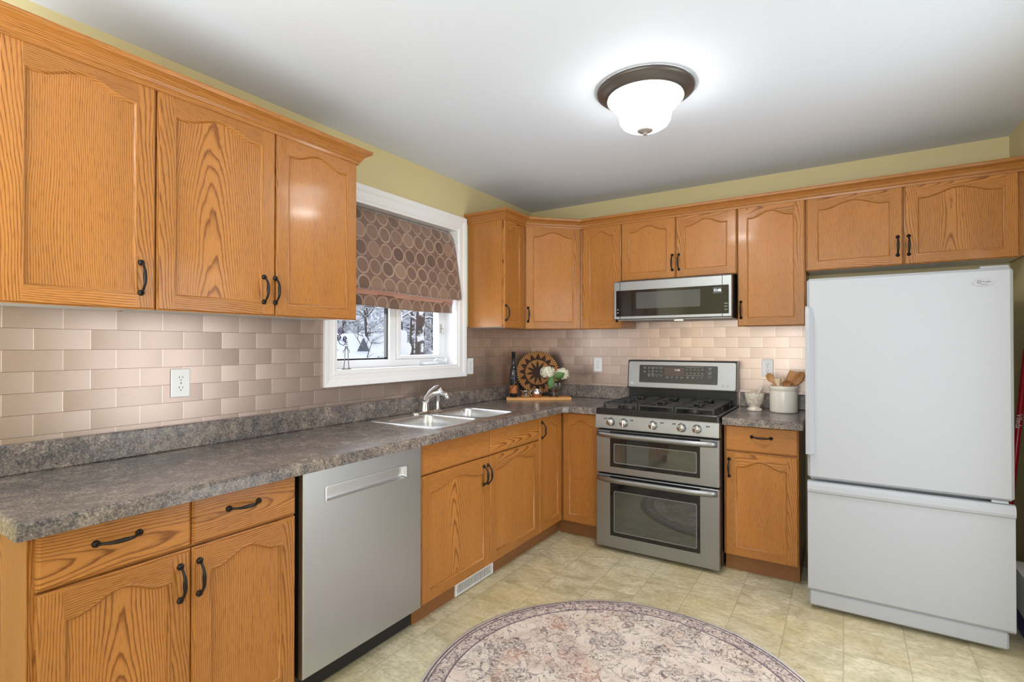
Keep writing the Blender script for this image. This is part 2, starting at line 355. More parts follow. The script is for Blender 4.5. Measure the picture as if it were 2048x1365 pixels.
def glassmat(name, rough=0.0, col=(1, 1, 1, 1), ior=1.45):
    m, nt, b = newmat(name); b.inputs['Base Color'].default_value = col; b.inputs['Roughness'].default_value = rough
    b.inputs['Transmission Weight'].default_value = 1; b.inputs['IOR'].default_value = ior
    return m
M['vase'] = glassmat('clear_vase_glass')
def windowglass():
    m, nt, b = newmat('window_pane'); N = NT(nt); nt.nodes.remove(b); out = nt.nodes['Material Output']
    t = N.n('ShaderNodeBsdfTransparent'); g = N.n('ShaderNodeBsdfGlossy'); g.inputs['Roughness'].default_value = 0.02
    mx = N.n('ShaderNodeMixShader'); mx.inputs[0].default_value = .05; N.l(t.outputs[0], mx.inputs[1]); N.l(g.outputs[0], mx.inputs[2]); N.l(mx.outputs[0], out.inputs[0])
    return m
M['pane'] = windowglass()
def emis(name, col, s, base=(.8, .8, .8, 1)):
    m, nt, b = newmat(name); b.inputs['Base Color'].default_value = base
    b.inputs['Emission Color'].default_value = (*col, 1); b.inputs['Emission Strength'].default_value = s
    b.inputs['Roughness'].default_value = .3
    return m
M['lampglass'] = emis('frosted_lamp_glass', (1, .985, .96), 17.0)
M['lamprim'] = emis('frosted_lamp_rim', (1, .97, .92), .35); M['finial'] = simple('brushed_finial', srgb(150, 142, 140), .55, .2); M['digits'] = emis('clock_digits', (.9, .95, 1), 1.6); M['digitsred'] = emis('range_clock_digits', (1.0, .75, .7), .5)
M['rangedisp'] = simple('brown_display', srgb(78, 64, 62), .3); M['bulbwarm'] = emis('warm_hood_bulb', (1, .75, .42), 14)

# ------------------------------------------------------------------ mesh builder
class MB:
    def __init__(s): s.v = []; s.f = []; s.uv = []; s.bd = []; s.mi = []; s.sm = []; s.board = (.5, .05); s.off = (0, 0)
    def newboard(s, cath=None, tone=None):
        # cath: across-grain distance of the heart line from the board (small = cathedral figure)
        a = random.uniform(.22, .5) if cath is None else cath
        s.off = (a, random.uniform(-3, 3)); t = random.random() if tone is None else tone
        s.board = (t, random.uniform(-.02, .02) - .055 * s.off[1] + random.choice((.035, .05, .07)))
    def face(s, pts, grain=None, uvf=None, mi=0, sm=False):
        i = len(s.v); s.v += [tuple(p) for p in pts]; s.f.append(tuple(range(i, i + len(pts)))); s.mi.append(mi); s.sm.append(sm); s.bd.append(s.board)
        if uvf: u = [uvf(p) for p in pts]
        else:
            P = [Vector(p) for p in pts]; n = Vector((0, 0, 0))
            for k in range(len(P)): n += (P[k] - P[0]).cross(P[(k + 1) % len(P)] - P[0])
            if n.length > 0: n.normalize()
            g = Vector(grain) if grain else Vector((0, 0, 1))
            if abs(n.dot(g)) > .9: g = Vector((1, 0, 0)) if abs(n.x) < .9 else Vector((0, 1, 0))
            ac = n.cross(g)
            k = max(range(3), key=lambda q: abs(ac[q]))
            if ac[k] < 0: ac = -ac
            u = [(p.dot(ac), p.dot(g)) for p in P]
        s.uv.append([(a + s.off[0], b + s.off[1]) for a, b in u])
    def box(s, x0, y0, z0, x1, y1, z1, grain=None, mi=0, bev=0):
        if bev > 0:
            b = min(bev, (x1-x0)/2.01, (y1-y0)/2.01, (z1-z0)/2.01)
            X, Y, Z = (x0, x1), (y0, y1), (z0, z1); xi, yi, zi = (x0+b, x1-b), (y0+b, y1-b), (z0+b, z1-b)
            for k in (0, 1):
                sg = 1 if k else -1
                def q(pts):
                    s.face(pts if k else pts[::-1], grain, mi=mi)
                q([(X[k], yi[0], zi[0]), (X[k], yi[1], zi[0]), (X[k], yi[1], zi[1]), (X[k], yi[0], zi[1])])
                q([(xi[1], Y[k], zi[0]), (xi[0], Y[k], zi[0]), (xi[0], Y[k], zi[1]), (xi[1], Y[k], zi[1])])
                q([(xi[0], yi[0], Z[k]), (xi[1], yi[0], Z[k]), (xi[1], yi[1], Z[k]), (xi[0], yi[1], Z[k])])
            c = Vector(((x0+x1)/2, (y0+y1)/2, (z0+z1)/2))
            def orient(pts):
                P = [Vector(p) for p in pts]; n = (P[1]-P[0]).cross(P[2]-P[0]); m_ = sum(P, Vector())/len(P) - c
                s.face(pts if n.dot(m_) > 0 else pts[::-1], grain, mi=mi)
            for a in (0, 1):
                for d in (0, 1):
                    orient([(X[a], yi[d], zi[0]), (xi[a], Y[d], zi[0]), (xi[a], Y[d], zi[1]), (X[a], yi[d], zi[1])])
                    orient([(X[a], yi[0], zi[d]), (X[a], yi[1], zi[d]), (xi[a], yi[1], Z[d]), (xi[a], yi[0], Z[d])])
                    orient([(xi[0], Y[a], zi[d]), (xi[1], Y[a], zi[d]), (xi[1], yi[a], Z[d]), (xi[0], yi[a], Z[d])])
                    for e in (0, 1): orient([(X[a], yi[d], zi[e]), (xi[a], Y[d], zi[e]), (xi[a], yi[d], Z[e])])
            return s
        v = [(x0,y0,z0),(x1,y0,z0),(x1,y1,z0),(x0,y1,z0),(x0,y0,z1),(x1,y0,z1),(x1,y1,z1),(x0,y1,z1)]
        for q in ((0,3,2,1),(4,5,6,7),(0,1,5,4),(2,3,7,6),(1,2,6,5),(3,0,4,7)): s.face([v[k] for k in q], grain, mi=mi)
        return s
    def prism(s, poly, z0, z1, grain=None, mi=0, top=True, bottom=True):
        n = len(poly); ar = sum(poly[i][0]*poly[(i+1)%n][1]-poly[(i+1)%n][0]*poly[i][1] for i in range(n))
        if ar < 0: poly = poly[::-1]
        for i in range(n):
            a, b = poly[i], poly[(i+1)%n]; s.face([(a[0],a[1],z0),(b[0],b[1],z0),(b[0],b[1],z1),(a[0],a[1],z1)], grain, mi=mi)
        if top: s.face([(p[0],p[1],z1) for p in poly], grain, mi=mi)
        if bottom: s.face([(p[0],p[1],z0) for p in poly[::-1]], grain, mi=mi)
        return s
    def loft(s, rings, mi=0, sm=True, cap0=False, cap1=False, close=True, grain=None):
        for r0, r1 in zip(rings, rings[1:]):
            n = len(r0)
            for k in range(n if close else n - 1):
                j = (k+1) % n; s.face([r0[k], r0[j], r1[j], r1[k]], grain, mi=mi, sm=sm)
        if cap0: s.face(list(rings[0])[::-1], grain, mi=mi)
        if cap1: s.face(list(rings[-1]), grain, mi=mi)
        return s
    def lathe(s, prof, c=(0,0,0), n=32, mi=0, axis='z', sm=True):
        rings = []
        for r, h in prof:
            ring = []
            for k in range(n):
                a = 2*PI*k/n; u, w = r*math.cos(a), r*math.sin(a)
                p = (u, w, h) if axis == 'z' else ((u, -h, w) if axis == '-y' else (h, u, w))
                ring.append((c[0]+p[0], c[1]+p[1], c[2]+p[2]))
            rings.append(ring)
        return s.loft(rings, mi, sm)
    def tube(s, pts, rad, n=10, mi=0, caps=True, closed=False, flat=(1, 1)):
        P = [Vector(p) for p in pts]; m_ = len(P); rad = [rad]*m_ if not hasattr(rad, '__len__') else rad
        rings = []; up = None
        for i in range(m_):
            if closed: t = P[(i+1) % m_] - P[i-1]
            else: t = (P[min(i+1, m_-1)] - P[max(i-1, 0)])
            t.normalize()
            if up is None: up = Vector((0,0,1)) if abs(t.z) < .9 else Vector((1,0,0))
            up = (up - t*up.dot(t)); up.normalize(); sd = t.cross(up)
            rings.append([tuple(P[i] + rad[i]*(math.cos(2*PI*k/n)*sd*flat[0] + math.sin(2*PI*k/n)*up*flat[1])) for k in range(n)])
        if closed: rings.append(rings[0])
        return s.loft(rings, mi, True, caps and not closed, caps and not closed)
    def build(s, name, mats, parent=None, loc=None, rotz=None, smooth=None, weld=True):
        me = bpy.data.meshes.new(name); me.from_pydata(s.v, [], s.f)
        if not isinstance(mats, (list, tuple)): mats = [mats]
        for m in mats: me.materials.append(M[m] if isinstance(m, str) else m)
        u1 = me.uv_layers.new(name='grain'); u2 = me.uv_layers.new(name='board'); k = 0
        for fi, f in enumerate(s.f):
            for j in range(len(f)):
                u1.data[k].uv = s.uv[fi][j]; u2.data[k].uv = s.bd[fi]; k += 1
        me.polygons.foreach_set('material_index', s.mi); me.polygons.foreach_set('use_smooth', s.sm)
        if weld:
            bm = bmesh.new(); bm.from_mesh(me); bmesh.ops.remove_doubles(bm, verts=bm.verts, dist=2e-5); bmesh.ops.recalc_face_normals(bm, faces=bm.faces); bm.to_mesh(me); bm.free()
        me.update()
        o = bpy.data.objects.new(name, me); COL.objects.link(o)
        if parent: o.parent = parent
        if loc: o.location = loc
        if rotz is not None: o.rotation_euler = (0, 0, rotz)
        return o

def tag(o, label=None, cat=None, group=None, kind=None):
    if label: o['label'] = label
    if cat: o['category'] = cat
    if group: o['group'] = group
    if kind: o['kind'] = kind
    return o
def thing(name, label, cat, loc=(0,0,0), rotz=0, group=None):
    o = bpy.data.objects.new(name, None); COL.objects.link(o); o.location = loc; o.rotation_euler = (0, 0, rotz); o.empty_display_size = .1
    return tag(o, label, cat, group)
def struct(name, mb, mat): return tag(mb.build(name, mat), kind='structure')

def text(name, body, size, mat, parent, loc, rot, depth=.0004, align='CENTER', xs=1.0):
    c = bpy.data.curves.new(name, 'FONT'); c.body = body; c.size = size; c.align_x = align; c.align_y = 'CENTER'; c.extrude = depth
    t = bpy.data.objects.new(name + '_tmp', c); COL.objects.link(t)
    dg = bpy.context.evaluated_depsgraph_get(); me = bpy.data.meshes.new_from_object(t.evaluated_get(dg))
    bpy.data.objects.remove(t); bpy.data.curves.remove(c)
    me.materials.clear(); me.materials.append(M[mat]); me.name = name
    o = bpy.data.objects.new(name, me); COL.objects.link(o); o.parent = parent; o.location = loc; o.rotation_euler = rot; o.scale = (xs, 1, 1)
    return o

H = 2.4518; XR = 3.012; U = .3107; ZU = 1.4338; ZT = 2.1905; YF = -6.2
# ------------------------------------------------------------------ room shell
WY0, WY1, WZ0, WZ1 = -2.032, -1.006, 1.172, 2.117      # window opening
m = MB(); m.box(-.2, YF, -.08, XR + .12, .12, 0); struct('floor', m, 'floor')
m = MB(); m.box(-.2, YF - .1, H, XR + .12, .12, H + .1); struct('ceiling', m, 'ceiling')
m = MB()
m.box(-.16, YF, 0, 0, WY0, H); m.box(-.16, WY1, 0, 0, .12, H); m.box(-.16, WY0, 0, 0, WY1, WZ0); m.box(-.16, WY0, WZ1, 0, WY1, H)
struct('wall_left', m, 'wall')
m = MB(); m.box(0, 0, 0, XR, .12, H); struct('wall_back', m, 'wall')
m = MB()
PY0, PY1, PZ = -2.10, -1.20, 2.05
m.box(XR, YF, 0, XR + .12, PY0, H); m.box(XR, PY1, 0, XR + .12, .12, H); m.box(XR, PY0, PZ, XR + .12, PY1, H)
struct('wall_right', m, 'wall')
m = MB()
m.box(0, YF - .12, 0, 1.7, YF, H); m.box(2.9, YF - .12, 0, XR, YF, H); m.box(1.7, YF - .12, 0, 2.9, YF, .7); m.box(1.7, YF - .12, 2.2, 2.9, YF, H)
struct('wall_front', m, 'wall')
# tiled backsplash zones, a thin skin on the two walls
m = MB(); zt = 1.447
m.box(0, -3.60, .90, .006, -2.1055, zt); m.box(0, -2.1055, .90, .006, -.9255, 1.0988); m.box(0, -.9255, .90, .006, 0, zt)
o = struct('trim_1', m, 'tile'); o['label'] = 'champagne brushed metal subway tile backsplash on the window wall'
m = MB(); m.box(.006, -.006, .90, .925, 0, zt); m.box(.925, -.006, .90, 1.684, 0, 1.62); m.box(1.684, -.006, .90, 2.0626, 0, zt)
o = struct('trim_2', m, 'tile'); o['label'] = 'champagne brushed metal subway tile backsplash behind the range'
m = MB(); m.box(XR - .014, -1.18, 0, XR, -.02, .11, bev=.003); struct('baseboard_right', m, 'trim')
m = MB(); m.box(.001, YF + .02, 0, .014, -3.62, .11, bev=.003); struct('baseboard_left', m, 'trim')

# kitchen window: casing, jamb, two panes
W = thing('window_1', None, None); W['kind'] = 'structure'
def casing(m, y0, y1, z0, z1, Y0, Y1, Z0, Z1):
    # moulded picture-frame casing from opening (y0..z1) out to (Y0..Z1); steps as x heights
    prof = [(0.0, .008), (.12, .014), (.2, .012), (.55, .013), (.68, .018), (.9, .021), (1.0, .021), (1.0, 0.0)]
    rings = []
    for t, h in prof:
        a, b_, c, d = y0 + (Y0-y0)*t, y1 + (Y1-y1)*t, z0 + (Z0-z0)*t, z1 + (Z1-z1)*t
        rings.append([(h, a, c), (h, b_, c), (h, b_, d), (h, a, d)])
    m.loft(rings, sm=False)
m = MB(); casing(m, WY0, WY1, WZ0, WZ1, -2.1058, -.925, 1.0988, 2.2056); m.build('window_casing', 'trim', W)
m = MB(); t = .012; xb = -.15
m.box(xb, WY0, WZ0, .008, WY1, WZ0 + t); m.box(xb, WY0, WZ1 - t, .008, WY1, WZ1); m.box(xb, WY0, WZ0 + t, .008, WY0 + t, WZ1 - t); m.box(xb, WY1 - t, WZ0 + t, .008, WY1, WZ1 - t)
m.build('window_jamb', 'trim', W)
def bars(m, x0, x1, y0, y1, z0, z1, w, bev=.003, wb=None):
    wb = w if wb is None else wb
    m.box(x0, y0, z0, x1, y1, z0 + wb, bev=bev); m.box(x0, y0, z1 - w, x1, y1, z1, bev=bev); m.box(x0, y0, z0 + wb, x1, y0 + w, z1 - w, bev=bev); m.box(x0, y1 - w, z0 + wb, x1, y1, z1 - w, bev=bev)
m = MB(); bars(m, -.148, -.100, WY0 + t, WY1 - t, WZ0 + t, WZ1 - t, .045); m.box(-.148, -1.545, WZ0 + .05, -.098, -1.490, WZ1 - .05, bev=.003)
m.build('window_frame', 'vinyl', W)
m = MB(); bars(m, -.137, -.112, -1.975, -1.5455, 1.230, 2.06, .010, .002); f = m.build('pane_gasket', 'black', W)
m = MB(); m.box(-.128, -1.966, 1.239, -.124, -1.555, 2.05); m.build('pane', 'pane', W)
m = MB(); bars(m, -.140, -.088, -1.489, -1.064, 1.230, 2.06, .036, .004, .022); sash = m.build('casement_sash', 'vinyl', W)
m = MB(); m.box(-.120, -1.455, 1.25, -.116, -1.098, 2.03); m.build('pane', 'pane', sash)
m = MB(); m.box(-.088, -1.085, 1.40, -.080, -1.073, 1.46, bev=.002); m.tube([(-.078, -1.079, 1.43), (-.066, -1.079, 1.425), (-.066, -1.079, 1.39)], .004, 8); m.build('sash_lock', 'nickel', W)
m = MB(); m.box(-.098, -1.27, 1.186, -.062, -1.13, 1.206, bev=.004); m.tube([(-.075, -1.17, 1.207), (-.066, -1.15, 1.226), (-.06, -1.10, 1.214), (-.055, -1.065, 1.196)], .006, 8); m.tube([(-.055, -1.065, 1.190), (-.052, -1.06, 1.226)], .008, 8)
m.build('crank_handle', 'vinyl', W)

# rear patio door and front windows (behind the camera, they let the daylight in)
W2 = thing('door_1', None, None); W2['kind'] = 'structure'
m = MB(); bars(m, XR + .01, XR + .09, PY0 + .001, PY1 - .001, 0.002, PZ - .001, .055); m.build('door_frame', 'vinyl', W2)
W3 = thing('window_2', None, None); W3['kind'] = 'structure'
m = MB()
for k in range(2):
    a = 1.701 + k * .599; 
    for (x0, x1, z0, z1) in ((a, a + .05, .7, 2.2), (a + .549, a + .599, .7, 2.2), (a + .05, a + .549, .7, .76), (a + .05, a + .549, 2.14, 2.2)): m.box(x0, YF - .09, z0, x1, YF - .02, z1)
m.build('window_frame', 'vinyl', W3)

# ------------------------------------------------------------------ cabinet doors and pulls (local: x across, -y out of the wall, z up)
def arch(s):                       # s in 0..1 across opening -> 0..1 rise
    q = abs(2*s - 1)
    if q > .86: return 0
    return .5 * (1 + math.cos(PI * (q/.86)))**1.0
def make_pull(parent, x, y, z, vertical=True, L=.115, name='handle'):
    m = MB(); r = L/2 - .008
    pts = []; rad = []
    for i in range(13):
        t = i/12; s = math.sin(PI*t)
        pts.append(((2*t-1)*r, -(.006 + .024*min(1, s*1.25)**.8), 0)); rad.append(.0036 + .0026*abs(math.sin(PI*t))**3 + (.0012 if i in (0, 12) else 0))
    if vertical: pts = [(0, p[1], p[0]) for p in pts]
    m.tube(pts, rad, 8)
    for e in (-1, 1):
        c = (0, 0, e*r) if vertical else (e*r, 0, 0)
        m.lathe([(0.0001, .0095), (.005, .009), (.0085, .006), (.0098, .0028), (.0098, 0)], c, 12, axis='-y')
    o = m.build(name, 'bronze', parent, (x, y, z)); return o
def door(parent, x0, x1, z0, z1, yf, cath=None, tone=None, hx=None, hz=None, rise=.036, sw=.052, tr=.078, br=.048, t=.019):
    """yf = local y of the door's front plane (negative). One frame-and-panel door with an arched top rail."""
    w, h = x1 - x0, z1 - z0; m = MB(); F = -t
    I = .006
    # outer edge: back slab rim then bevel
    ox0, ox1, oz0, oz1 = 0, w, 0, h; ix0, ix1, iz0, iz1 = I, w - I, I, h - I; yb = -(t - .006)
    m.newboard(tone=.35)
    def V(p): return (p[0], p[2])
    def Hh(p): return (p[2], p[0])
    O0 = [(ox0, 0, oz0), (ox1, 0, oz0), (ox1, 0, oz1), (ox0, 0, oz1)]; O1 = [(p[0], yb, p[2]) for p in O0]; O2 = [(ix0, F, iz0), (ix1, F, iz0), (ix1, F, iz1), (ix0, F, iz1)]
    O15 = [(ix0 - .0035, yb - .001, iz0 - .0035), (ix1 + .0035, yb - .001, iz0 - .0035), (ix1 + .0035, yb - .001, iz1 + .0035), (ix0 - .0035, yb - .001, iz1 + .0035)]
    for A, B in ((O0, O1), (O1, O15), (O15, O2)):
        for k in range(4):
            j = (k+1) % 4; m.face([A[k], A[j], B[j], B[k]], uvf=(Hh if k in (0, 2) else V))
    m.face(O0[::-1], uvf=V)
    px0, px1, pz0, pz1 = sw, w - sw, br, h - tr
    n = 28
    def top(s, ins=0): return pz1 - ins + (rise)*arch(s)
    def path(ins, y):       # closed loop round the opening, counter clockwise seen from the front
        a, b = px0 + ins, px1 - ins
        P = [(a, y, pz0 + ins), (b, y, pz0 + ins)]
        P += [(b + (a-b)*k/n, y, top(1 - k/n, ins)) for k in range(n + 1)]
        return P
    # stiles / rails front faces
    m.newboard(random.choice((.02, .3, .35)), tone=random.uniform(.25, .6)); m.face([(ix0, F, iz0), (px0, F, iz0), (px0, F, iz1), (ix0, F, iz1)], uvf=V)
    m.newboard(random.choice((.02, -.35, .3)) - px1, tone=random.uniform(.25, .6)); m.face([(px1, F, iz0), (ix1, F, iz0), (ix1, F, iz1), (px1, F, iz1)], uvf=V)
    m.newboard(random.choice((.03, .3)), tone=random.uniform(.2, .55)); m.face([(px0, F, iz0), (px1, F, iz0), (px1, F, pz0), (px0, F, pz0)], uvf=Hh)
    m.newboard(random.choice((.02, .3)) - h, tone=random.uniform(.2, .55))
    for k in range(n):
        a, b = px0 + (px1-px0)*k/n, px0 + (px1-px0)*(k+1)/n
        m.face([(a, F, top(k/n)), (b, F, top((k+1)/n)), (b, F, iz1), (a, F, iz1)], uvf=Hh)
    # moulded bead stepping down to the panel
    loops = [path(0, F), path(.0022, F - .0012), path(.0055, F + .0005), path(.0085, F + .0055), path(.0105, F + .0085)]
    m.newboard(tone=.3)
    for A, B in zip(loops, loops[1:]):
        L = len(A)
        for k in range(L):
            j = (k+1) % L; horiz = not (k == 1 or k == L-1)
            m.face([A[k], A[j], B[j], B[k]], uvf=(Hh if horiz else V), sm=True)
    d = m.build('door', 'oak', parent, (x0, yf + t, z0))
    pm = MB(); yp = F + .0085; cth = (random.choice((.0, .02, .33, -.30, .4)) if cath is None else cath)
    pm.newboard(cth - w/2, tone=(random.uniform(.35, .8) if tone is None else tone)); a0, b0 = px0 + .0100, px1 - .0100
    for k in range(n):
        a, b = a0 + (b0-a0)*k/n, a0 + (b0-a0)*(k+1)/n
        pm.face([(a, yp, pz0 + .0100), (b, yp, pz0 + .0100), (b, yp, top((k+1)/n, .0100)), (a, yp, top(k/n, .0100))], uvf=V)
    # give the panel its thickness
    lo = path(.0100, yp); hi = path(.0100, yp + .004)
    for k in range(len(lo)): pm.face([lo[k], lo[(k+1) % len(lo)], hi[(k+1) % len(lo)], hi[k]], uvf=V)
    pm.build('door_panel', 'oak', d, weld=False)
    if hx is not None: make_pull(d, hx - x0, -t, hz - z0)
    return d
def drawer(parent, x0, x1, z0, z1, yf, cath=None, tone=None, hx=None, hz=None, t=.019, name='drawer'):
    w, h = x1 - x0, z1 - z0; m = MB(); I = .007; yb = -(t - .006)
    def Hh(p): return (p[2], p[0])
    m.newboard(((random.choice((0, .02, .3))) if cath is None else cath) - h/2, tone=random.uniform(.3, .6) if tone is None else tone)
    O0 = [(0, 0, 0), (w, 0, 0), (w, 0, h), (0, 0, h)]; O1 = [(p[0], yb, p[2]) for p in O0]
    O15 = [(I - .004, yb - .001, I - .004), (w - I + .004, yb - .001, I - .004), (w - I + .004, yb - .001, h - I + .004), (I - .004, yb - .001, h - I + .004)]
    O2 = [(I, -t, I), (w - I, -t, I), (w - I, -t, h - I), (I, -t, h - I)]
    for A, B in ((O0, O1), (O1, O15), (O15, O2)):
        for k in range(4): m.face([A[k], A[(k+1) % 4], B[(k+1) % 4], B[k]], uvf=Hh)
    m.face(O2, uvf=Hh); m.face(O0[::-1], uvf=Hh)
    d = m.build(name, 'oak', parent, (x0, yf + t, z0))
    if hx is not None: make_pull(d, hx - x0, -t, hz - z0, vertical=False)
    return d

T = .019; G = .0022
def carcass(parent, w, depth, z0, z1, toe=None, underside=None, name='body'):
    """box from wall (y=0) to front frame at y=-(depth-T-.001)"""
    yf = -(depth - T - .001); m = MB(); m.newboard(.35, .45)
    if toe:
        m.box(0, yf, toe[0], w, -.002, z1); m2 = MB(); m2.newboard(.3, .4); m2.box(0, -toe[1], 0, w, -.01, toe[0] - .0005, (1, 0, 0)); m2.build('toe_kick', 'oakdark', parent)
    else: m.box(0, yf, z0, w, -.002, z1)
    o = m.build(name, 'oak', parent)
    if underside:
        m3 = MB(); m3.box(.012, yf + .012, z0 - .0015, w - .012, -.008, z0 - .0005); m3.build('underside_panel', 'melamine', parent)
    return o

# ---- left wall uppers
def wall_cab(name, label, y0, y1, ds, loc=None, rot=R(90), depth=U, z0=ZU, z1=ZT, group='oak wall cabinets'):
    loc = loc or (0.0065, y0, 0)
    c = thing(name, label, 'cabinet', loc, rot, group)
    carcass(c, y1 - y0, depth - .0065 if rot else depth - .0065, z0 + .008, z1, underside=True)
    for (a, b, ca, tn, hx) in ds: door(c, a - y0 + G, b - y0 - G, z0, z1, -(depth - .0065), ca, tn, None if hx is None else hx - y0, z0 + .104)
    return c
wall_cab('wall_cabinet', 'large single-door oak wall cabinet at the left edge, above the outlet', -3.40, -3.0005, [(-3.392, -2.999, .35, .62, -3.044)])
wall_cab('wall_cabinet', 'two-door oak wall cabinet just left of the window', -2.9995, -2.147, [(-2.999, -2.5648, .02, .55, -2.616), (-2.5648, -2.147, -.30, .6, -2.568)])
wall_cab('wall_cabinet', 'narrow oak wall cabinet right of the window with its wide side panel showing', -.885, -.6205, [(-.884, -.6205, -.33, .5, -.868)])
wall_cab('wall_cabinet', 'narrow oak wall cabinet between the corner cabinet and the microwave', .6185, .9225, [(.6195, .9215, .38, .5, .893)], (.6185, -.0065, 0), 0)
wall_cab('wall_cabinet', 'short two-door oak wall cabinet directly above the microwave', .924, 1.6865, [(.9225, 1.3049, .36, .62, 1.2835), (1.3049, 1.6865, .30, .7, 1.3265)], (.924, -.0065, 0), 0, z0=1.768, z1=ZT)
wall_cab('wall_cabinet', 'tall single-door oak wall cabinet between the microwave and the fridge', 1.688, 2.0625, [(1.688, 2.0625, .4, .68, 1.709)], (1.688, -.0065, 0), 0)
wall_cab('wall_cabinet', 'wide two-door oak wall cabinet over the white fridge', 2.064, 3.0095, [(2.066, 2.527, .36, .6, 2.501), (2.529, 2.988, .03, .35, 2.549)], (2.064, -.0065, 0), 0, z0=1.753, z1=ZT)
# diagonal corner wall cabinet
c = thing('corner_wall_cabinet', 'diagonal oak wall cabinet across the room corner above the basket', 'cabinet', (0, 0, 0), 0, 'oak wall cabinets')
m = MB(); m.newboard(.35, .45); e = .006
PA, PB = Vector((U, -.6195)), Vector((.6175, -U)); dv = (PB - PA).normalized(); nv = Vector((dv.y, -dv.x))
q = T + .001
m.prism([(e, -e), (e, PA.y), (U - T - .001, PA.y), tuple(PA - nv*q), tuple(PB - nv*q), (PB.x, -(U - T - .001)), (PB.x, -e)], ZU + .008, ZT)
m.build('body', 'oak', c)
dd = thing('door_mount_tmp', None, None); dl = (PB - PA).length
dobj = door(c, 0, dl - .016, ZU, ZT, 0, .34, .7, .018, ZU + .104)
dobj.location = (PA.x + dv.x*.008 - nv.x*T, PA.y + dv.y*.008 - nv.y*T, ZU); dobj.rotation_euler = (0, 0, math.atan2(dv.y, dv.x))
bpy.data.objects.remove(dd)

# ---- crown moulding (two runs)
def crown(name, label, path, ends):
    prof = [(-.012, 2.174), (.004, 2.174), (.006, 2.186), (.012, 2.190), (.016, 2.200), (.028, 2.214), (.040, 2.220), (.046, 2.222), (.049, 2.232), (.049, 2.238), (-.012, 2.238)]
    P = [Vector(p) for p in path]; m = MB(); m.newboard(.3, .3); rings = []
    for i, p in enumerate(P):
        d1 = (P[i] - P[i-1]).normalized() if i > 0 else (P[i+1] - P[i]).normalized(); d2 = (P[i+1] - P[i]).normalized() if i < len(P)-1 else d1
        n1 = Vector((d1.y, -d1.x)); n2 = Vector((d2.y, -d2.x)); nn = (n1 + n2).normalized(); k = 1/max(.3, nn.dot(n1))
        rings.append([(p.x + nn.x*o*k, p.y + nn.y*o*k, z) for o, z in prof])
    for i, (r0, r1) in enumerate(zip(rings, rings[1:])):
        L = len(r0); g = Vector((P[i+1].x - P[i].x, P[i+1].y - P[i].y, 0)).normalized(); m.newboard(.3, random.uniform(.2, .4))
        for k in range(L): m.face([r0[k], r0[(k+1) % L], r1[(k+1) % L], r1[k]], tuple(g))
    m.face(rings[0]); m.face(rings[-1][::-1])
    return tag(m.build(name, 'oak'), label, 'moulding')
UU = U + .002
crown('crown_moulding', 'oak crown moulding along the top of the left wall cabinets', [(UU, -3.44), (UU, -2.145), (.0, -2.145)], None)
crown('crown_moulding', 'oak crown moulding over the corner, range wall and fridge cabinets', [(0, -.887), (UU, -.887), (UU, -.618), (.616, -UU), (3.011, -UU)], None)

# ---- base cabinets
F_ = .6024; CB = .857; TKd = .538
def base_cab(name, label, loc, rot, w, doors, drawers, dw='drawer', ddepth=F_, toe=True):
    c = thing(name, label, 'cabinet', loc, rot, 'oak base cabinets')
    if dw == 'drawer': carcass(c, w, ddepth, 0, CB, toe=(.10, TKd))
    else:
        yf = -(ddepth - T - .001); m = MB(); m.newboard(.35, .45)
        m.box(0, yf, .10, .018, -.002, CB); m.box(w - .018, yf, .10, w, -.002, CB); m.box(.018, yf, .10, w - .018, -.002, .118); m.box(.018, yf, .118, w - .018, yf + .019, CB); m.build('body', 'oak', c)
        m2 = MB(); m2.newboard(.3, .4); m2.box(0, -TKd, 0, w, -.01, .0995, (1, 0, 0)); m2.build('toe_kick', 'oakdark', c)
    for a, b, z0, z1, ca, tn, hx in doors: door(c, a, b, z0, z1, -ddepth, ca, tn, hx, z1 - .093 if z1 < .8 else z1 - .087)
    for a, b, z0, z1, ca, tn, hx in drawers: drawer(c, a, b, z0, z1, -ddepth, ca, tn, hx, .795, name=dw)
    return c
y0 = -3.386
base_cab('base_cabinet', 'oak base cabinet with two drawers and two doors left of the dishwasher', (0, y0, 0), R(90), .7195,
    [(.009, -3.0235 - y0, .105, .705, .0, .62, -3.054 - y0), (-3.0205 - y0, -2.672 - y0, .105, .705, .36, .5, -3.0 - y0)],
    [(.009, -3.0235 - y0, .713, .8535, .02, .45, -3.210 - y0), (-3.0205 - y0, -2.672 - y0, .713, .8535, .0, .45, -2.862 - y0)])
LBC = [o for o in COL.objects if o.get('label', '').startswith('oak base cabinet with two drawers')][0]
m = MB(); m.newboard(.35, .3); m.box(-.005, -.578, 0, -.0003, -.478, .855, bev=.001); m.build('end_stile', 'oak', LBC)
y0 = -2.018
base_cab('sink_base_cabinet', 'oak sink base cabinet with two false drawer fronts and two doors under the sink', (0, y0, 0), R(90), 1.1045,
    [(.004, -1.4665 - y0, .103, .701, .015, .68, -1.527 - y0), (-1.4635 - y0, -.9165 - y0, .103, .701, .38, .66, -1.489 - y0)],
    [(.004, -1.4665 - y0, .708, .8535, .32, .5, None), (-1.4635 - y0, -.9165 - y0, .708, .8535, .03, .6, None)], dw='false_drawer_front')
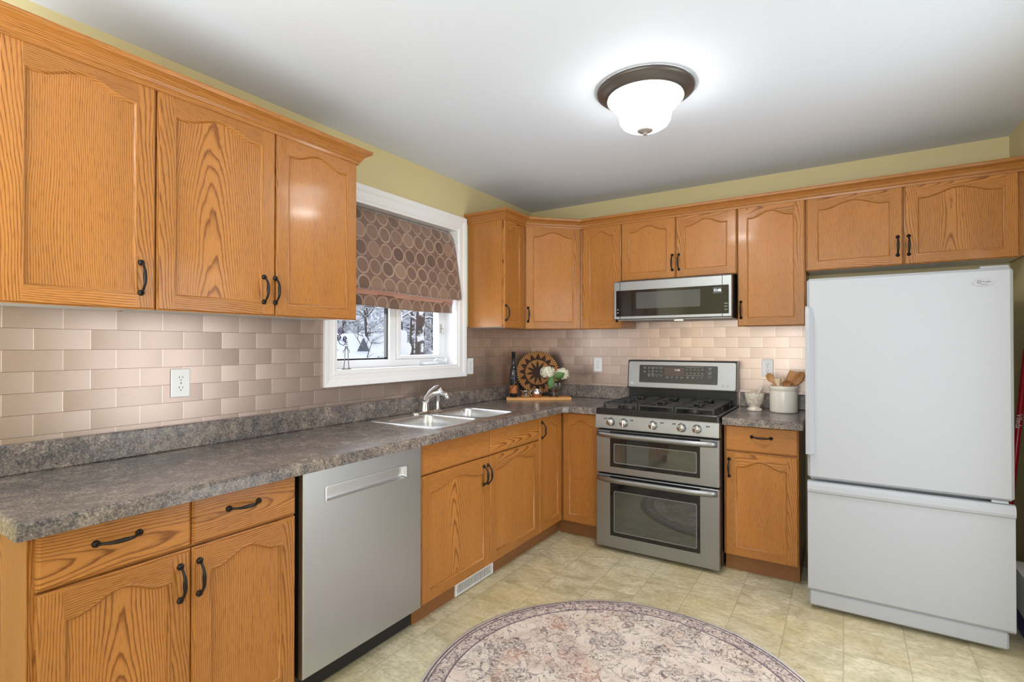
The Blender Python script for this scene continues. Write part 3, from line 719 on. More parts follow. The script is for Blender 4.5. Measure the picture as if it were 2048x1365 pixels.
# corner base cabinet, L shaped, with two doors meeting in the inner corner
c = thing('corner_base_cabinet', 'L-shaped oak corner base cabinet with two tall doors meeting in the corner', 'cabinet', (0, 0, 0), 0, 'oak base cabinets')
ff = F_ - T - .001
m = MB(); m.newboard(.34, .4); m.prism([(.002, -.002), (.002, -.9125), (ff, -.9125), (ff, -ff), (.888, -ff), (.888, -.002)], .10, CB); m.build('body', 'oak', c)
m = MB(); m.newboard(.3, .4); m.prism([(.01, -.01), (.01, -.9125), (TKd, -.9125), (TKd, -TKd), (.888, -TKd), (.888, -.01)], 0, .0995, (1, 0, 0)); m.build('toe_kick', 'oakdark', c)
d1 = door(c, 0, .9125 - F_ - .004, .103, .852, 0, .36, .6, .027, .765, sw=.045); d1.location = (ff + .001, -.911, .103); d1.rotation_euler = (0, 0, R(90))
d2 = door(c, F_ + .006, .887, .103, .852, -F_, -.35, .45, None, None, sw=.045)
base_cab('base_cabinet', 'narrow oak base cabinet with one drawer and one door between the range and fridge', (1.6585, 0, 0), 0, .3835,
    [(.009, .382, .103, .7, .37, .72, .030)], [(.009, .382, .708, .8535, .3, .62, .200)])

# ------------------------------------------------------------------ countertops
def poly_slab(m, outline, holes, z0, z1, bev, frontset):
    """extruded polygon with holes; outline ccw; edges whose index is in frontset get a rolled top edge"""
    n = len(outline)
    def inset(d):
        res = []
        for i in range(n):
            p0, p1, p2 = Vector(outline[i-1]), Vector(outline[i]), Vector(outline[(i+1) % n])
            e1 = (p1-p0).normalized(); e2 = (p2-p1).normalized(); n1 = Vector((-e1.y, e1.x)); n2 = Vector((-e2.y, e2.x))
            a = d if (i-1) % n in frontset else 0; b = d if i in frontset else 0
            # intersection of shifted lines
            q1 = p1 + n1*a; q2 = p1 + n2*b; den = e1.x*e2.y - e1.y*e2.x
            if abs(den) < 1e-6: res.append((q1.x, q1.y)); continue
            t = ((q2.x-q1.x)*e2.y - (q2.y-q1.y)*e2.x)/den; r_ = q1 + e1*t; res.append((r_.x, r_.y))
        return res
    levels = [(inset(0), z0), (inset(0), z1 - bev), (inset(bev*.3), z1 - bev*.3), (inset(bev), z1)]
    rings = [[(x, y, z) for x, y in lv] for lv, z in levels]
    m.loft(rings, sm=False)
    for (lv, z) in ((levels[-1][0], z1), (levels[0][0], z0)):
        bm = bmesh.new(); es = []
        for lp in [lv] + holes:
            vs = [bm.verts.new((x, y, z)) for x, y in lp]; es += [bm.edges.new((vs[i], vs[(i+1) % len(vs)])) for i in range(len(vs))]
        bmesh.ops.triangle_fill(bm, edges=es, use_beauty=True)
        for f in bm.faces: m.face([tuple(v.co) for v in f.verts])
        bm.free()
    for hp in holes: m.loft([[(x, y, z0) for x, y in hp], [(x, y, z1) for x, y in hp]], sm=False)
def rrect(x0, y0, x1, y1, r, n=6):
    P = []
    for cx, cy, a0 in ((x1-r, y1-r, 0), (x0+r, y1-r, 90), (x0+r, y0+r, 180), (x1-r, y0+r, 270)):
        for k in range(n+1):
            a = R(a0 + 90*k/n); P.append((cx + r*math.cos(a), cy + r*math.sin(a)))
    return P
CZ0, CZ1 = .858, .900; CF = .645
C1 = thing('countertop', 'L-shaped grey granite-look laminate countertop holding the sink', 'countertop')
m = MB(); hole = [(.095, -1.845), (.545, -1.845), (.545, -1.075), (.095, -1.075)]
poly_slab(m, [(.0065, -3.425), (CF, -3.425), (CF, -CF - .03), (CF + .03, -CF), (.8915, -CF), (.8915, -.0065), (.0065, -.0065)], [hole], CZ0, CZ1, .009, {0, 1, 2, 3})
m.build('worktop', 'counter', C1)
m = MB(); m.box(.0065, -3.425, CZ1, .026, -.0065, .9985, bev=.004); m.box(.026, -.026, CZ1, .8915, -.0065, .9985, bev=.004); m.build('upstand', 'counter', C1)
C2 = thing('countertop', 'short grey granite-look laminate countertop under the crock and mortar', 'countertop')
m = MB(); poly_slab(m, [(1.6585, -CF), (2.066, -CF), (2.066, -.0065), (1.6585, -.0065)], [], CZ0, CZ1, .009, {0, 1})
m.build('worktop', 'counter', C2)
m = MB(); m.box(1.6585, -.026, CZ1, 2.066, -.0065, .9985, bev=.004); m.build('upstand', 'counter', C2)

# ------------------------------------------------------------------ sink and faucet
SK = thing('kitchen_sink', 'double-bowl stainless steel drop-in sink set in the countertop below the window', 'sink')
bw = [rrect(.155, -1.825, .535, -1.475, .055), rrect(.155, -1.430, .535, -1.095, .055)]
m = MB(); zr = CZ1 + .004; out = rrect(.075, -1.865, .572, -1.055, .02)
bm = bmesh.new(); es = []
inner = [[(x, y) for x, y in b] for b in bw]
out2 = rrect(.080, -1.860, .567, -1.060, .018)
for lp in [out2] + inner:
    vs = [bm.verts.new((x, y, zr)) for x, y in lp]; es += [bm.edges.new((vs[i], vs[(i+1) % len(vs)])) for i in range(len(vs))]
bmesh.ops.triangle_fill(bm, edges=es, use_beauty=True)
for f in bm.faces: m.face([tuple(v.co) for v in f.verts])
bm.free()
m.loft([[(x, y, zr) for x, y in out2], [(x, y, CZ1 + .0005) for x, y in out]], sm=False)
m.build('rim', 'sink', SK)
for (x0, y0, x1, y1) in ((.155, -1.825, .535, -1.475), (.155, -1.430, .535, -1.095)):
    m = MB(); rings = []
    for ins, z, r in ((0, zr, .055), (.003, zr - .002, .053), (.006, zr - .008, .052), (.010, zr - .05, .05), (.018, zr - .15, .05), (.035, zr - .172, .045), (.06, zr - .178, .04), (.14, zr - .181, .02)):
        rings.append([(x, y, z) for x, y in rrect(x0 + ins, y0 + ins, x1 - ins, y1 - ins, r)])
    m.loft(rings, cap1=True); b = m.build('basin', 'sink', SK)
    m = MB(); cx, cy = (x0+x1)/2, (y0+y1)/2; m.lathe([(.0, .003), (.02, .002), (.038, .004), (.042, .001)], (cx, cy, zr - .180), 24); m.build('drain', 'chrome', b)
FA = thing('kitchen_faucet', 'low chrome single-lever kitchen faucet with side sprayer behind the sink', 'faucet', (.112, -1.435, CZ1 + .0045)); FA.scale = (1, 1, .86)
m = MB(); rr = []
for ins, z in ((0, 0), (0, .006), (.004, .012), (.012, .015)): rr.append([(x, y, z) for x, y in rrect(-.027 + ins, -.125 + ins, .027 - ins, .125 - ins, max(.026 - ins, .004), 8)])
m.loft(rr, cap1=True); m.build('base_plate', 'chrome', FA)
m = MB(); m.lathe([(.026, .014), (.024, .03), (.021, .055), (.020, .075), (.017, .085), (.0, .088)], (0, -.02, 0), 24); m.build('faucet_body', 'chrome', FA)
m = MB(); m.tube([(0, -.02, .05), (.01, -.018, .085), (.03, -.015, .115), (.065, -.012, .138), (.11, -.008, .146), (.15, -.006, .140), (.162, -.005, .132)], [.015, .016, .0165, .016, .015, .014, .0135], 14); m.tube([(.158, -.005, .136), (.162, -.005, .108)], .0135, 14); m.build('spout', 'chrome', FA)
m = MB(); m.tube([(0, -.02, .085), (-.006, -.005, .11), (-.008, .03, .148), (-.004, .075, .176), (0, .10, .180)], [.014, .012, .010, .010, .012], 12, flat=(1.2, .7)); m.build('lever', 'chrome', FA)
m = MB(); m.lathe([(.017, .014), (.015, .022), (.0125, .03), (.0125, .125), (.015, .13), (.015, .135), (.0, .136)], (0, .095, 0), 20); sp = m.build('side_sprayer', 'chrome', FA)
m = MB(); m.tube([(0, .095, .13), (.01, .10, .150), (.035, .105, .160)], [.014, .017, .015], 14); m.build('spray_head', 'chrome', sp)

# ------------------------------------------------------------------ dishwasher
DW = thing('dishwasher', 'stainless steel dishwasher with recessed pocket handle under the counter', 'dishwasher', (0, -2.652, 0), R(90))
w = .628
m = MB(); m.box(.006, -.582, .105, w - .006, -.02, .852); m.box(.02, -.52, .0, w - .02, -.03, .104); m.build('body', 'rubber', DW)
m = MB(); x0, x1, z0, z1 = .004, w - .006, .108, .8535; fy, by = -.612, -.584; px0, px1, pz0, pz1 = .100, .530, .727, .782
e = .004
m.face([(x0+e, fy, z0+e), (x1-e, fy, z0+e), (x1-e, fy, pz0), (x0+e, fy, pz0)]); m.face([(x0+e, fy, pz1), (x1-e, fy, pz1), (x1-e, fy, z1-e), (x0+e, fy, z1-e)])
m.face([(x0+e, fy, pz0), (px0, fy, pz0), (px0, fy, pz1), (x0+e, fy, pz1)]); m.face([(px1, fy, pz0), (x1-e, fy, pz0), (x1-e, fy, pz1), (px1, fy, pz1)])
A = [(x0+e, fy, z0+e), (x1-e, fy, z0+e), (x1-e, fy, z1-e), (x0+e, fy, z1-e)]; B = [(x0, fy+e, z0), (x1, fy+e, z0), (x1, fy+e, z1), (x0, fy+e, z1)]; Cc = [(p[0], by, p[2]) for p in B]
m.loft([A, B, Cc], sm=False); m.face(Cc); m.build('front_panel', 'steel', DW)
m = MB(); rr = []
for ins, y in ((-.004, fy - .0015), (.003, fy - .002), (.006, fy + .006), (.012, fy + .022)): rr.append([(x, y, z) for x, z in rrect(px0 + ins, pz0 + ins*.6, px1 - ins, pz1 - ins*.6, .006, 3)])
m.loft(rr, sm=False, cap1=True); m.build('pocket_handle', 'sink', DW)
m = MB(); m.box(.014, -.545, .012, w - .01, -.5205, .104); m.build('kick_plate', 'rubber', DW)

# ------------------------------------------------------------------ gas range
RX = .8955; RW = .756
RG = thing('gas_range', 'stainless steel double-oven gas range with black cooktop', 'range', (RX, 0, 0))
m = MB(); m.box(0, -.64, .022, RW, -.03, .895); m.build('body', 'black', RG)
for x in (.05, RW - .05):
    for y in (-.60, -.10): m = MB(); m.lathe([(.018, 0), (.018, .022)], (x, y, 0), 12); m.build('levelling_foot', 'rubber', RG)
# cooktop: black pan with rounded raised lip
m = MB(); rr = []
for ins, z in ((0, .872), (0, .905), (.004, .911), (.010, .912), (.022, .905), (.03, .903)): rr.append([(x, y, z) for x, y in rrect(ins, -.694 + ins, RW - ins, -.075 - ins, .012, 4)])
m.loft(rr, cap1=True, sm=False); m.box(0, -.075, .895, RW, -.03, .91); m.build('cooktop', 'black', RG)
burners = [(.17, -.52, .045), (.17, -.21, .034), (.378, -.36, .05), (.586, -.52, .034), (.586, -.21, .045)]
for bx, by_, br in burners:
    m = MB(); m.lathe([(br*1.25, .9035), (br*1.2, .912), (br, .916), (br, .922), (br*.95, .926), (.0, .927)], (bx, by_, 0), 28); m.build('burner_cap', 'castiron', RG)
# three continuous grates
def grate(x0, x1, y0=-.652, y1=-.105):
    m = MB(); zt_ = .944; h = .011
    def bar(a, b, w=.010): 
        dx, dy = b[0]-a[0], b[1]-a[1]; L = math.hypot(dx, dy); nx, ny = -dy/L*w/2, dx/L*w/2
        m.prism([(a[0]+nx, a[1]+ny), (b[0]+nx, b[1]+ny), (b[0]-nx, b[1]-ny), (a[0]-nx, a[1]-ny)], zt_ - h, zt_)
    w_ = x1 - x0; cx = (x0+x1)/2
    for x in (x0 + .006, x1 - .006): bar((x, y0), (x, y1), .012)
    for y in (y0 + .006, y1 - .006, (y0+y1)/2): bar((x0 + .012, y), (x1 - .012, y), .012)
    for yy in (y0 + .14, y1 - .135):
        for dx, dy in ((1, 0), (-1, 0), (0, 1), (0, -1)):
            ex = x1 - .012 if dx > 0 else x0 + .012
            if dx: bar((cx + dx*.03, yy), (ex, yy))
            else: bar((cx, yy + dy*.03), (cx, yy + dy*.128))
        for sx in (-1, 1):
            for dy in (-.068, .068): bar((cx + sx*.055, yy + dy), (x1 - .012 if sx > 0 else x0 + .012, yy + dy), .008)
    for x in (x0 + .006, x1 - .006):
        for y in (y0 + .006, (y0+y1)/2, y1 - .006):
            m.prism([(x-.006, y-.006), (x+.006, y-.006), (x+.006, y+.006), (x-.006, y+.006)], .9055, zt_ - h)
    m.build('grate', 'castiron', RG)
grate(.035, .262); grate(.268, .488); grate(.494, .721)
# slanted control panel
m = MB(); f0, f1 = -.700, -.693
P = [(-.645, .785), (f0, .785), (f0, .79), (f1, .866), (f1, .8715), (-.645, .8715)]
m.loft([[(x, y, z) for y, z in P] for x in (.0, RW)], sm=False, cap0=True, cap1=True); m.build('control_panel', 'steelh', RG)
def face_y(z): return f0 + (f1 - f0)*(z - .79)/(.866 - .79)
for i, kx in enumerate((.107, .194, .378, .548, .636)):
    zc = .829; k = MB(); k.lathe([(.0001, .031), (.020, .030), (.0225, .027), (.0235, .010), (.026, .007), (.026, .0)], (0, 0, 0), 28, axis='-y')
    kn = k.build('knob', 'nickel', RG, (RX*0 + kx, face_y(zc), zc)); g = MB(); g.box(-.0035, -.040, -.021, .0035, -.029, .021, bev=.001)
    gr = g.build('knob_grip', 'chrome', kn); gr.rotation_euler = (0, R(-35) if i == 0 else 0, 0)
    d = MB(); d.lathe([(.0001, .0315), (.0018, .0312), (.0018, .030)], (-.009, 0, .014), 8, axis='-y'); d.build('knob_dot', 'inkdk', kn)
for kx, s_ in ((.062, 'L'), (.236, 'L'), (.425, 'C'), (.497, 'R'), (.690, 'R')):
    for dx in (0, .011): 
        b = MB(); b.box(kx + dx - .004, face_y(.846) - .0012, .842, kx + dx + .004, face_y(.846) - .0004, .851); b.build('burner_icon', 'inkdk', RG)
# oven doors
def oven_door(z0, z1, wz0, wz1, hz, nm, label):
    D = MB(); fy = -.690; x0, x1 = .001, RW - .001
    D.box(x0, fy, z0, x1, -.648, z1, bev=.004); d = D.build('oven_door', 'steelh', RG); d['label'] = label
    g = MB(); g.box(.097, fy - .0022, wz0 - .03, .650, fy - .0002, (z1 - .006), bev=.001); gp = g.build('door_glass', 'glassblk', d)
    fr = MB(); rr_ = []
    for ins, y in ((-.006, fy - .0024), (-.003, fy - .0042), (0, fy - .0024)): rr_.append([(x, y, z) for x, z in rrect(.127 + ins, wz0 + ins, .627 - ins, wz1 - ins, .010, 4)])
    fr.loft(rr_, sm=True); fr.build('window_bezel', 'bezel', gp)
    w_ = MB(); w_.face([(x, fy - .0027, z) for x, z in rrect(.127, wz0, .627, wz1, .010, 4)]); w_.face([(x, fy - .0023, z) for x, z in rrect(.127, wz0, .627, wz1, .010, 4)][::-1]); w_.build('oven_window', 'ovenwin', gp)
    h = MB(); pts = []
    rings = []
    n = 24
    for i in range(n + 1):
        t = i/n; x = .012 + (RW - .022)*t; bow = 1 - (2*t-1)**2; y = fy - .016 - .034*min(1, bow*1.6)**.7 if 0 < i < n else fy - .012
        z = hz; hh = .0165
        rings.append([(x, y + .010, z - hh), (x, y + .001, z - hh), (x, y - .006, z - hh*.55), (x, y - .008, z + hh*.2), (x, y - .004, z + hh*.85), (x, y + .004, z + hh), (x, y + .010, z + hh*.7)])
    h.loft(rings, cap0=True, cap1=True); hd = h.build('handle', 'steelh', d)
    for x in (.03, RW - .03): st = MB(); st.box(x - .012, fy - .018, hz - .010, x + .012, fy + .0, hz + .010); st.build('handle_mount', 'nickel', d)
oven_door(.4985, .7735, .572, .686, .748, 'u', 'upper oven door with a short window')
oven_door(.026, .4885, .135, .385, .466, 'l', 'lower oven door with a tall window')
# vent slots above upper oven glass
m = MB()
for k in range(3): m.box(.10, -.6945, .7385 + k*.011, .647, -.6925, .7425 + k*.011)
m.build('door_vents', 'rubber', RG)
# backguard
m = MB(); m.box(.004, -.088, .905, RW - .004, -.0275, 1.008); m.build('backguard_base', 'black', RG)
m = MB(); m.box(-.002, -.118, 1.000, RW + .002, -.0275, 1.006, bev=.002); m.build('backguard_lip', 'black', RG)
m = MB(); P = [(-.110, 1.006), (-.088, 1.198), (-.080, 1.207), (-.030, 1.207), (-.0275, 1.200), (-.0275, 1.006)]
m.loft([[(x, y, z) for y, z in P] for x in (.0, .006, RW - .006, RW)], sm=False, cap0=True, cap1=True); m.build('backguard_shell', 'darkpanel', RG)
tilt = math.atan2(.022, .192)
BGp = bpy.data.objects.new('control_display', None)
def bgy(z): return -.110 + .022*(z - 1.006)/.192
def slab(name, x0, x1, z0, z1, off, mat, parent=RG, r=.006, th=.001):
    mm = MB(); a = rrect(x0, z0, x1, z1, r, 4)
    mm.loft([[(x, bgy(z), z) for x, z in a], [(x, bgy(z) - off, z) for x, z in a]], sm=False, cap1=True); return mm.build(name, mat, parent)
slab('backguard_face', .008, RW - .008, 1.012, 1.196, .002, 'steelh', r=.012)
dp = slab('display_panel', .088, .634, 1.045, 1.172, .0032, 'darkpanel', r=.008)
slab('clock_window', .272, .408, 1.098, 1.155, .0037, 'rangedisp', dp, r=.002)
RT = (R(90) - tilt, 0, 0)
RT = (R(90 - math.degrees(tilt)), 0, 0)
def bt(name, s, size, x, z, mat='ink', parent=dp, off=.0040, xs=1.0): return text(name, s, size, mat, parent, (x, bgy(z) - off, z), RT, .0002, xs=xs)
bt('clock_digits', '11:46', .017, .362, 1.139, 'digitsred')
for i, ch in enumerate('12345'): bt('keypad_digit', ch, .0125, .430 + i*.026, 1.146)
for i, ch in enumerate('67890'): bt('keypad_digit', ch, .0125, .430 + i*.026, 1.118)
words_l = [(.128, 1.152, 'Oven\nLight'), (.128, 1.124, 'Door\nLock'), (.160, 1.148, 'Bake'), (.188, 1.148, 'Conv\nBake'), (.216, 1.148, 'Broil'), (.246, 1.148, 'Warm'), (.160, 1.128, 'Pizza'), (.188, 1.128, 'Conv\nRoast'),
    (.216, 1.128, 'Proof'), (.246, 1.128, 'Clean'), (.160, 1.112, 'Hold'), (.188, 1.112, 'Probe'), (.160, 1.094, 'Cook\nTime'), (.188, 1.094, 'Start\nTime'), (.216, 1.094, 'Timer'), (.246, 1.094, 'Set'),
    (.292, 1.087, 'Timer\nOn/Off'), (.326, 1.087, 'Timer\nSet'), (.360, 1.087, 'Clock\nSet'), (.394, 1.087, 'Cook\nTime'), (.436, 1.090, 'Upper\nOven'), (.470, 1.090, 'Lower\nOven'), (.502, 1.090, 'Set'), (.530, 1.090, 'Light'),
    (.582, 1.150, 'CLEAR\nOFF'), (.582, 1.120, 'LOWER\nSTART'), (.582, 1.092, 'START')]
for x, z, s_ in words_l: bt('key_legend', s_, .0068, x, z)
for (xa, xb_, z) in ((.150, .262, 1.156), (.150, .262, 1.103), (.420, .545, 1.161), (.420, .545, 1.104), (.566, .600, 1.160), (.566, .600, 1.132), (.566, .600, 1.104)): slab('legend_rule', xa, xb_, z, z + .0008, .0038, 'ink', dp, r=.0002)
# maker's mark, lower left
mk = slab('logo_disc', .024, .044, 1.028, 1.048, .0030, 'ink', r=.0099); bt('logo_face', 'G', .012, .034, 1.038, 'nickel', RG, .0034); bt('logo_letters', 'LG', .019, .060, 1.038, 'ink', RG, .0030)
for x, s_ in ((.668, 'Gas\nOven'), (.698, 'Self\nClean')): bt('feature_print', s_, .008, x, 1.040, 'inkdk', RG, .0030)

# ------------------------------------------------------------------ microwave
MW = thing('microwave', 'low-profile stainless over-the-range microwave with black glass door', 'microwave', (.912, 0, 0))
mw = .764; z0, z1 = 1.492, 1.7515
m = MB(); m.box(.012, -.385, 1.492, mw - .004, -.012, 1.7595); m.build('body', 'darkpanel', MW)
m = MB(); fy = -.420; rr = []
m.box(0, fy, z0, mw, -.386, z1, bev=.004); fp = m.build('front_panel', 'steelh', MW)
m = MB(); a = rrect(.018, 1.512, mw - .018, 1.690, .004, 3); m.loft([[(x, fy - .0002, z) for x, z in a], [(x, fy - .0025, z) for x, z in a]], sm=False, cap1=True); gl = m.build('door_glass', 'glassblk', MW)
m = MB(); a = rrect(.160, 1.562, .577, 1.672, .003, 3); m.loft([[(x, fy - .0027, z) for x, z in a], [(x, fy - .0030, z) for x, z in a]], sm=False, cap1=True); m.build('viewing_window', simple('grey_mesh_window', srgb(74, 76, 78), .08), gl)
for x in (.045, .708):
    m = MB(); m.box(x - .0012, fy - .0032, z0 + .002, x + .0012, fy + .001, z1 - .002); m.build('door_seam', 'rubber', MW)
m = MB(); m.box(.655, fy - .0032, 1.638, .706, fy - .0026, 1.678); m.build('clock_window', simple('clock_backing', srgb(66, 70, 70), .2), gl)
text('clock_digits', '11:46', .024, 'digits', gl, (.680, fy - .0038, 1.658), (R(90), 0, 0), .0003, xs=.85)
for k, (s_, z) in enumerate((('MENU', 1.575), ('LIGHT', 1.556), ('VENT', 1.537))): text('key_legend', s_, .009, 'ink', gl, (.730, fy - .0032, z), (R(90), 0, 0), .0002, xs=.8)
for z in (1.560, 1.538):
    m = MB(); m.lathe([(.0001, .0032), (.004, .0031), (.004, .002)], (.030, fy, z), 12, axis='-y'); m.build('key_icon', 'ink', gl)
m = MB(); m.box(.015, -.38, 1.487, mw - .008, -.03, 1.4915); ub = m.build('underside_vent', 'steelh', MW)
m = MB(); m.lathe([(.03, 1.4868), (.026, 1.4845), (.0, 1.4842)], (.398, -.25, 0), 20); m.build('hood_light', 'bulbwarm', MW)
l = bpy.data.lights.new('hood_lamp', 'SPOT'); l.energy = 1.6; l.color = (1, .72, .42); l.spot_size = R(140); l.shadow_soft_size = .025; lo = bpy.data.objects.new('hood_lamp', l); COL.objects.link(lo); lo.location = (1.31, -.25, 1.475)

# ------------------------------------------------------------------ fridge
FR = thing('refrigerator', 'large white bottom-freezer refrigerator in the right-hand alcove', 'refrigerator', (2.0967, 0, 0))
fw = .7583; FY = -.8439
m = MB(); m.box(.012, -.765, .05, fw - .012, -.06, 1.630, bev=.006); m.box(.03, -.76, .0, .09, -.70, .05); m.box(fw-.09, -.76, .0, fw-.03, -.70, .05); m.box(.03, -.15, .0, .09, -.09, .05); m.box(fw-.09, -.15, .0, fw-.03, -.09, .05); m.build('body', 'fridge', FR)
m = MB(); m.box(0, FY, .655, fw, -.772, 1.647, bev=.012); fd = m.build('fridge_door', 'fridge', FR)
m = MB(); P = []
# freezer drawer with rolled top lip (recessed grip)
prof = [(-.772, .10), (FY + .010, .10), (FY, .112), (FY, .585), (FY - .012, .592), (FY - .016, .605), (FY - .014, .625), (FY - .006, .640), (FY + .012, .643), (FY + .020, .632), (-.772, .632)]
m.loft([[(x, y, z) for y, z in prof] for x in (0, .006, fw - .006, fw)], sm=False, cap0=True, cap1=True); m.build('freezer_drawer', 'fridge', FR)
m = MB(); m.box(.004, FY + .008, .024, fw - .020, -.70, .098, bev=.008); m.build('kick_grille', 'fridge', FR)
# full-height edge grip on the left side of the door
m = MB(); rings = []
for z, d_, wd in ((.772, .0, .030), (.778, .034, .036), (1.40, .034, .036), (1.47, .030, .034), (1.505, .018, .026), (1.512, 0.0, .02)):
    x0 = -.006; y = FY + .004
    rings.append([(x0, y + .012, z), (x0, y - d_, z), (x0 + wd*.5, y - d_ - .004, z), (x0 + wd, y - d_*.35, z), (x0 + wd + .004, y + .0, z), (x0 + wd + .004, y + .012, z)])
m.loft(rings, cap0=True, cap1=True, sm=False); m.build('door_handle', 'fridge', fd)
m = MB(); m.box(fw - .10, -.80, 1.6475, fw - .004, -.70, 1.662, bev=.004); m.build('hinge_cover', 'fridge', FR)
m = MB(); m.box(fw - .075, -.842, .6435, fw - .02, -.78, .6545, bev=.002); m.build('centre_hinge', 'fridge', FR)
m = MB(); a = [(.662 + .036*math.cos(2*PI*k/40), 1.586 + .0155*math.sin(2*PI*k/40)) for k in range(40)]
m.loft([[(x, FY - .0002, z) for x, z in a], [(x, FY - .003, z) for x, z in a]], sm=False, cap1=True); bg_ = m.build('badge', 'badge', fd)
m = MB(); a1 = [(.648 + .0068*math.cos(2*PI*k/20), 1.589 + .0068*math.sin(2*PI*k/20)) for k in range(20)]; a2 = [(.648 + .0045*math.cos(2*PI*k/20), 1.589 + .0045*math.sin(2*PI*k/20)) for k in range(20)]
m.loft([[(x, FY - .0034, z) for x, z in a1], [(x, FY - .0036, z) for x, z in a2]], sm=False); m.build('badge_emblem', 'badgeink', bg_)
text('badge_script', 'Profile', .011, 'badgeink', bg_, (.672, FY - .0034, 1.589), (R(90), 0, 0), .0003); text('badge_print', 'ECOSMART', .005, 'badgeink', bg_, (.664, FY - .0034, 1.577), (R(90), 0, 0), .0003)

# ------------------------------------------------------------------ ceiling light
LX, LY = 1.515, -1.572
CL = thing('ceiling_light', 'flush-mount ceiling light with dark pewter ring and frosted glass bowl', 'light', (LX, LY, 0))
m = MB(); m.lathe([(.206, H - .0005), (.211, H - .006), (.210, H - .014), (.203, H - .020), (.198, H - .021), (.182, H - .034), (.168, H - .042), (.160, H - .043), (.160, H - .030)], n=64); m.build('mounting_pan', 'lampmetal', CL)
m = MB(); m.lathe([(.1475, H - .0600), (.147, H - .063), (.138, H - .078), (.122, H - .092), (.115, H - .10), (.113, H - .12), (.109, H - .142), (.098, H - .160), (.08, H - .171), (.05, H - .179), (.0, H - .182)], n=64); m.build('glass_bowl', 'lampglass', CL)
m = MB(); m.lathe([(.163, H - .0435), (.166, H - .047), (.164, H - .052), (.152, H - .056), (.148, H - .0595)], n=64); m.build('glass_rim', 'lamprim', CL)
m = MB(); m.lathe([(.034, H - .1812), (.035, H - .186), (.028, H - .1905), (.012, H - .193), (.010, H - .197), (.0095, H - .203), (.0, H - .206)], n=32); m.build('finial', 'finial', CL)
l = bpy.data.lights.new('bowl_downlight', 'AREA'); l.shape = 'DISK'; l.size = .19; l.energy = 8; l.color = (1, .975, .94); lo = bpy.data.objects.new('bowl_downlight', l); COL.objects.link(lo); lo.location = (LX, LY, H - .212)

# ------------------------------------------------------------------ roman shade
RS = thing('roman_shade', 'bronze-brown roman shade with a circle pattern half lowered over the window', 'roman shade')
def drape(prof, ya, yb, ny, wob, uoff=0, flare=0):
    m = MB(); rows = []; s = 0; prev = None
    for i, (x, z) in enumerate(prof):
        if prev: s += math.hypot(x-prev[0], z-prev[1])
        prev = (x, z); t = i/(len(prof)-1)
        row = []
        for k in range(ny+1):
            q = k/ny; y = ya - flare*t*(1-q) + (yb + flare*t - ya)*q
            row.append(((x + wob*t*math.sin(q*9 + i*.35) + wob*.5*math.sin(q*23 + i*.6), y, z + wob*1.2*t*math.sin(q*5.5+1) ), (y + uoff, -s)))
        rows.append(row)
    for r0, r1 in zip(rows, rows[1:]):
        for k in range(ny):
            P = [r0[k], r0[k+1], r1[k+1], r1[k]]; mp_ = {p[0]: p[1] for p in P}
            m.face([p[0] for p in P], uvf=lambda p, mp_=mp_: mp_[tuple(p)], sm=True)
    return m
m = drape([(-.055, 2.100), (-.040, 2.085), (-.020, 2.05), (-.004, 1.99), (.008, 1.92), (.018, 1.85), (.028, 1.78), (.038, 1.72), (.046, 1.67), (.050, 1.64), (.046, 1.625), (.034, 1.622)], -2.018, -1.020, 44, .004, flare=.004)
o = m.build('front_fold', 'shade', RS); md = o.modifiers.new('thickness', 'SOLIDIFY'); md.thickness = .003
m = drape([(.030, 1.624), (.004, 1.632), (-.008, 1.628), (-.010, 1.600)], -2.015, -1.045, 30, .003); o = m.build('lining_fold', 'lining', RS); md = o.modifiers.new('thickness', 'SOLIDIFY'); md.thickness = .002
m = drape([(-.012, 1.606), (-.016, 1.59), (-.018, 1.57), (-.018, 1.55), (-.016, 1.535)], -2.015, -1.045, 30, .005, flare=.002); o = m.build('lower_hem', 'shade', RS); md = o.modifiers.new('thickness', 'SOLIDIFY'); md.thickness = .003
m = MB(); m.box(-.085, -2.018, 2.074, -.062, -1.020, 2.103); m.build('head_rail', 'shade', RS)

# ------------------------------------------------------------------ outlets
def outlet(label, loc, rot):
    o = thing('wall_outlet', label, 'outlet', loc, rot, 'white duplex outlets')
    m = MB(); m.box(-.0355, -.006, -.057, .0355, 0, .057, bev=.003); p = m.build('cover_plate', 'white', o)
    m = MB(); m.lathe([(.0001, .0075), (.003, .0072), (.003, .006)], (0, 0, 0), 10, axis='-y'); m.build('screw', 'nickel', o)
    for s in (-1, 1):
        m = MB(); a = rrect(-.0165, s*.0205 - .0145, .0165, s*.0205 + .0145, .011, 5); m.loft([[(x, -.0062, z) for x, z in a], [(x, -.0075, z) for x, z in a]], sm=False, cap1=True); rc = m.build('receptacle', 'white', o)
        m = MB()
        for x, hh in ((-.0063, .0042), (.0063, .0034)): m.box(x - .0011, -.0079, s*.0205 + .003 - hh, x + .0011, -.0074, s*.0205 + .003 + hh)
        m.lathe([(.0001, .0079), (.0023, .0079), (.0023, .0074)], (0, 0, s*.0205 - .008), 10, axis='-y'); m.build('outlet_slots', 'slot', rc)
outlet('white duplex outlet on the tiles under the left wall cabinets', (.0065, -2.784, 1.164), R(90))
outlet('white duplex outlet on the tiles right of the window', (.0065, -.871, 1.166), R(90))
outlet('white duplex outlet between the flowers and the range', (.617, -.0065, 1.163), 0)
outlet('white duplex outlet behind the wooden spoons', (1.824, -.0065, 1.166), 0)

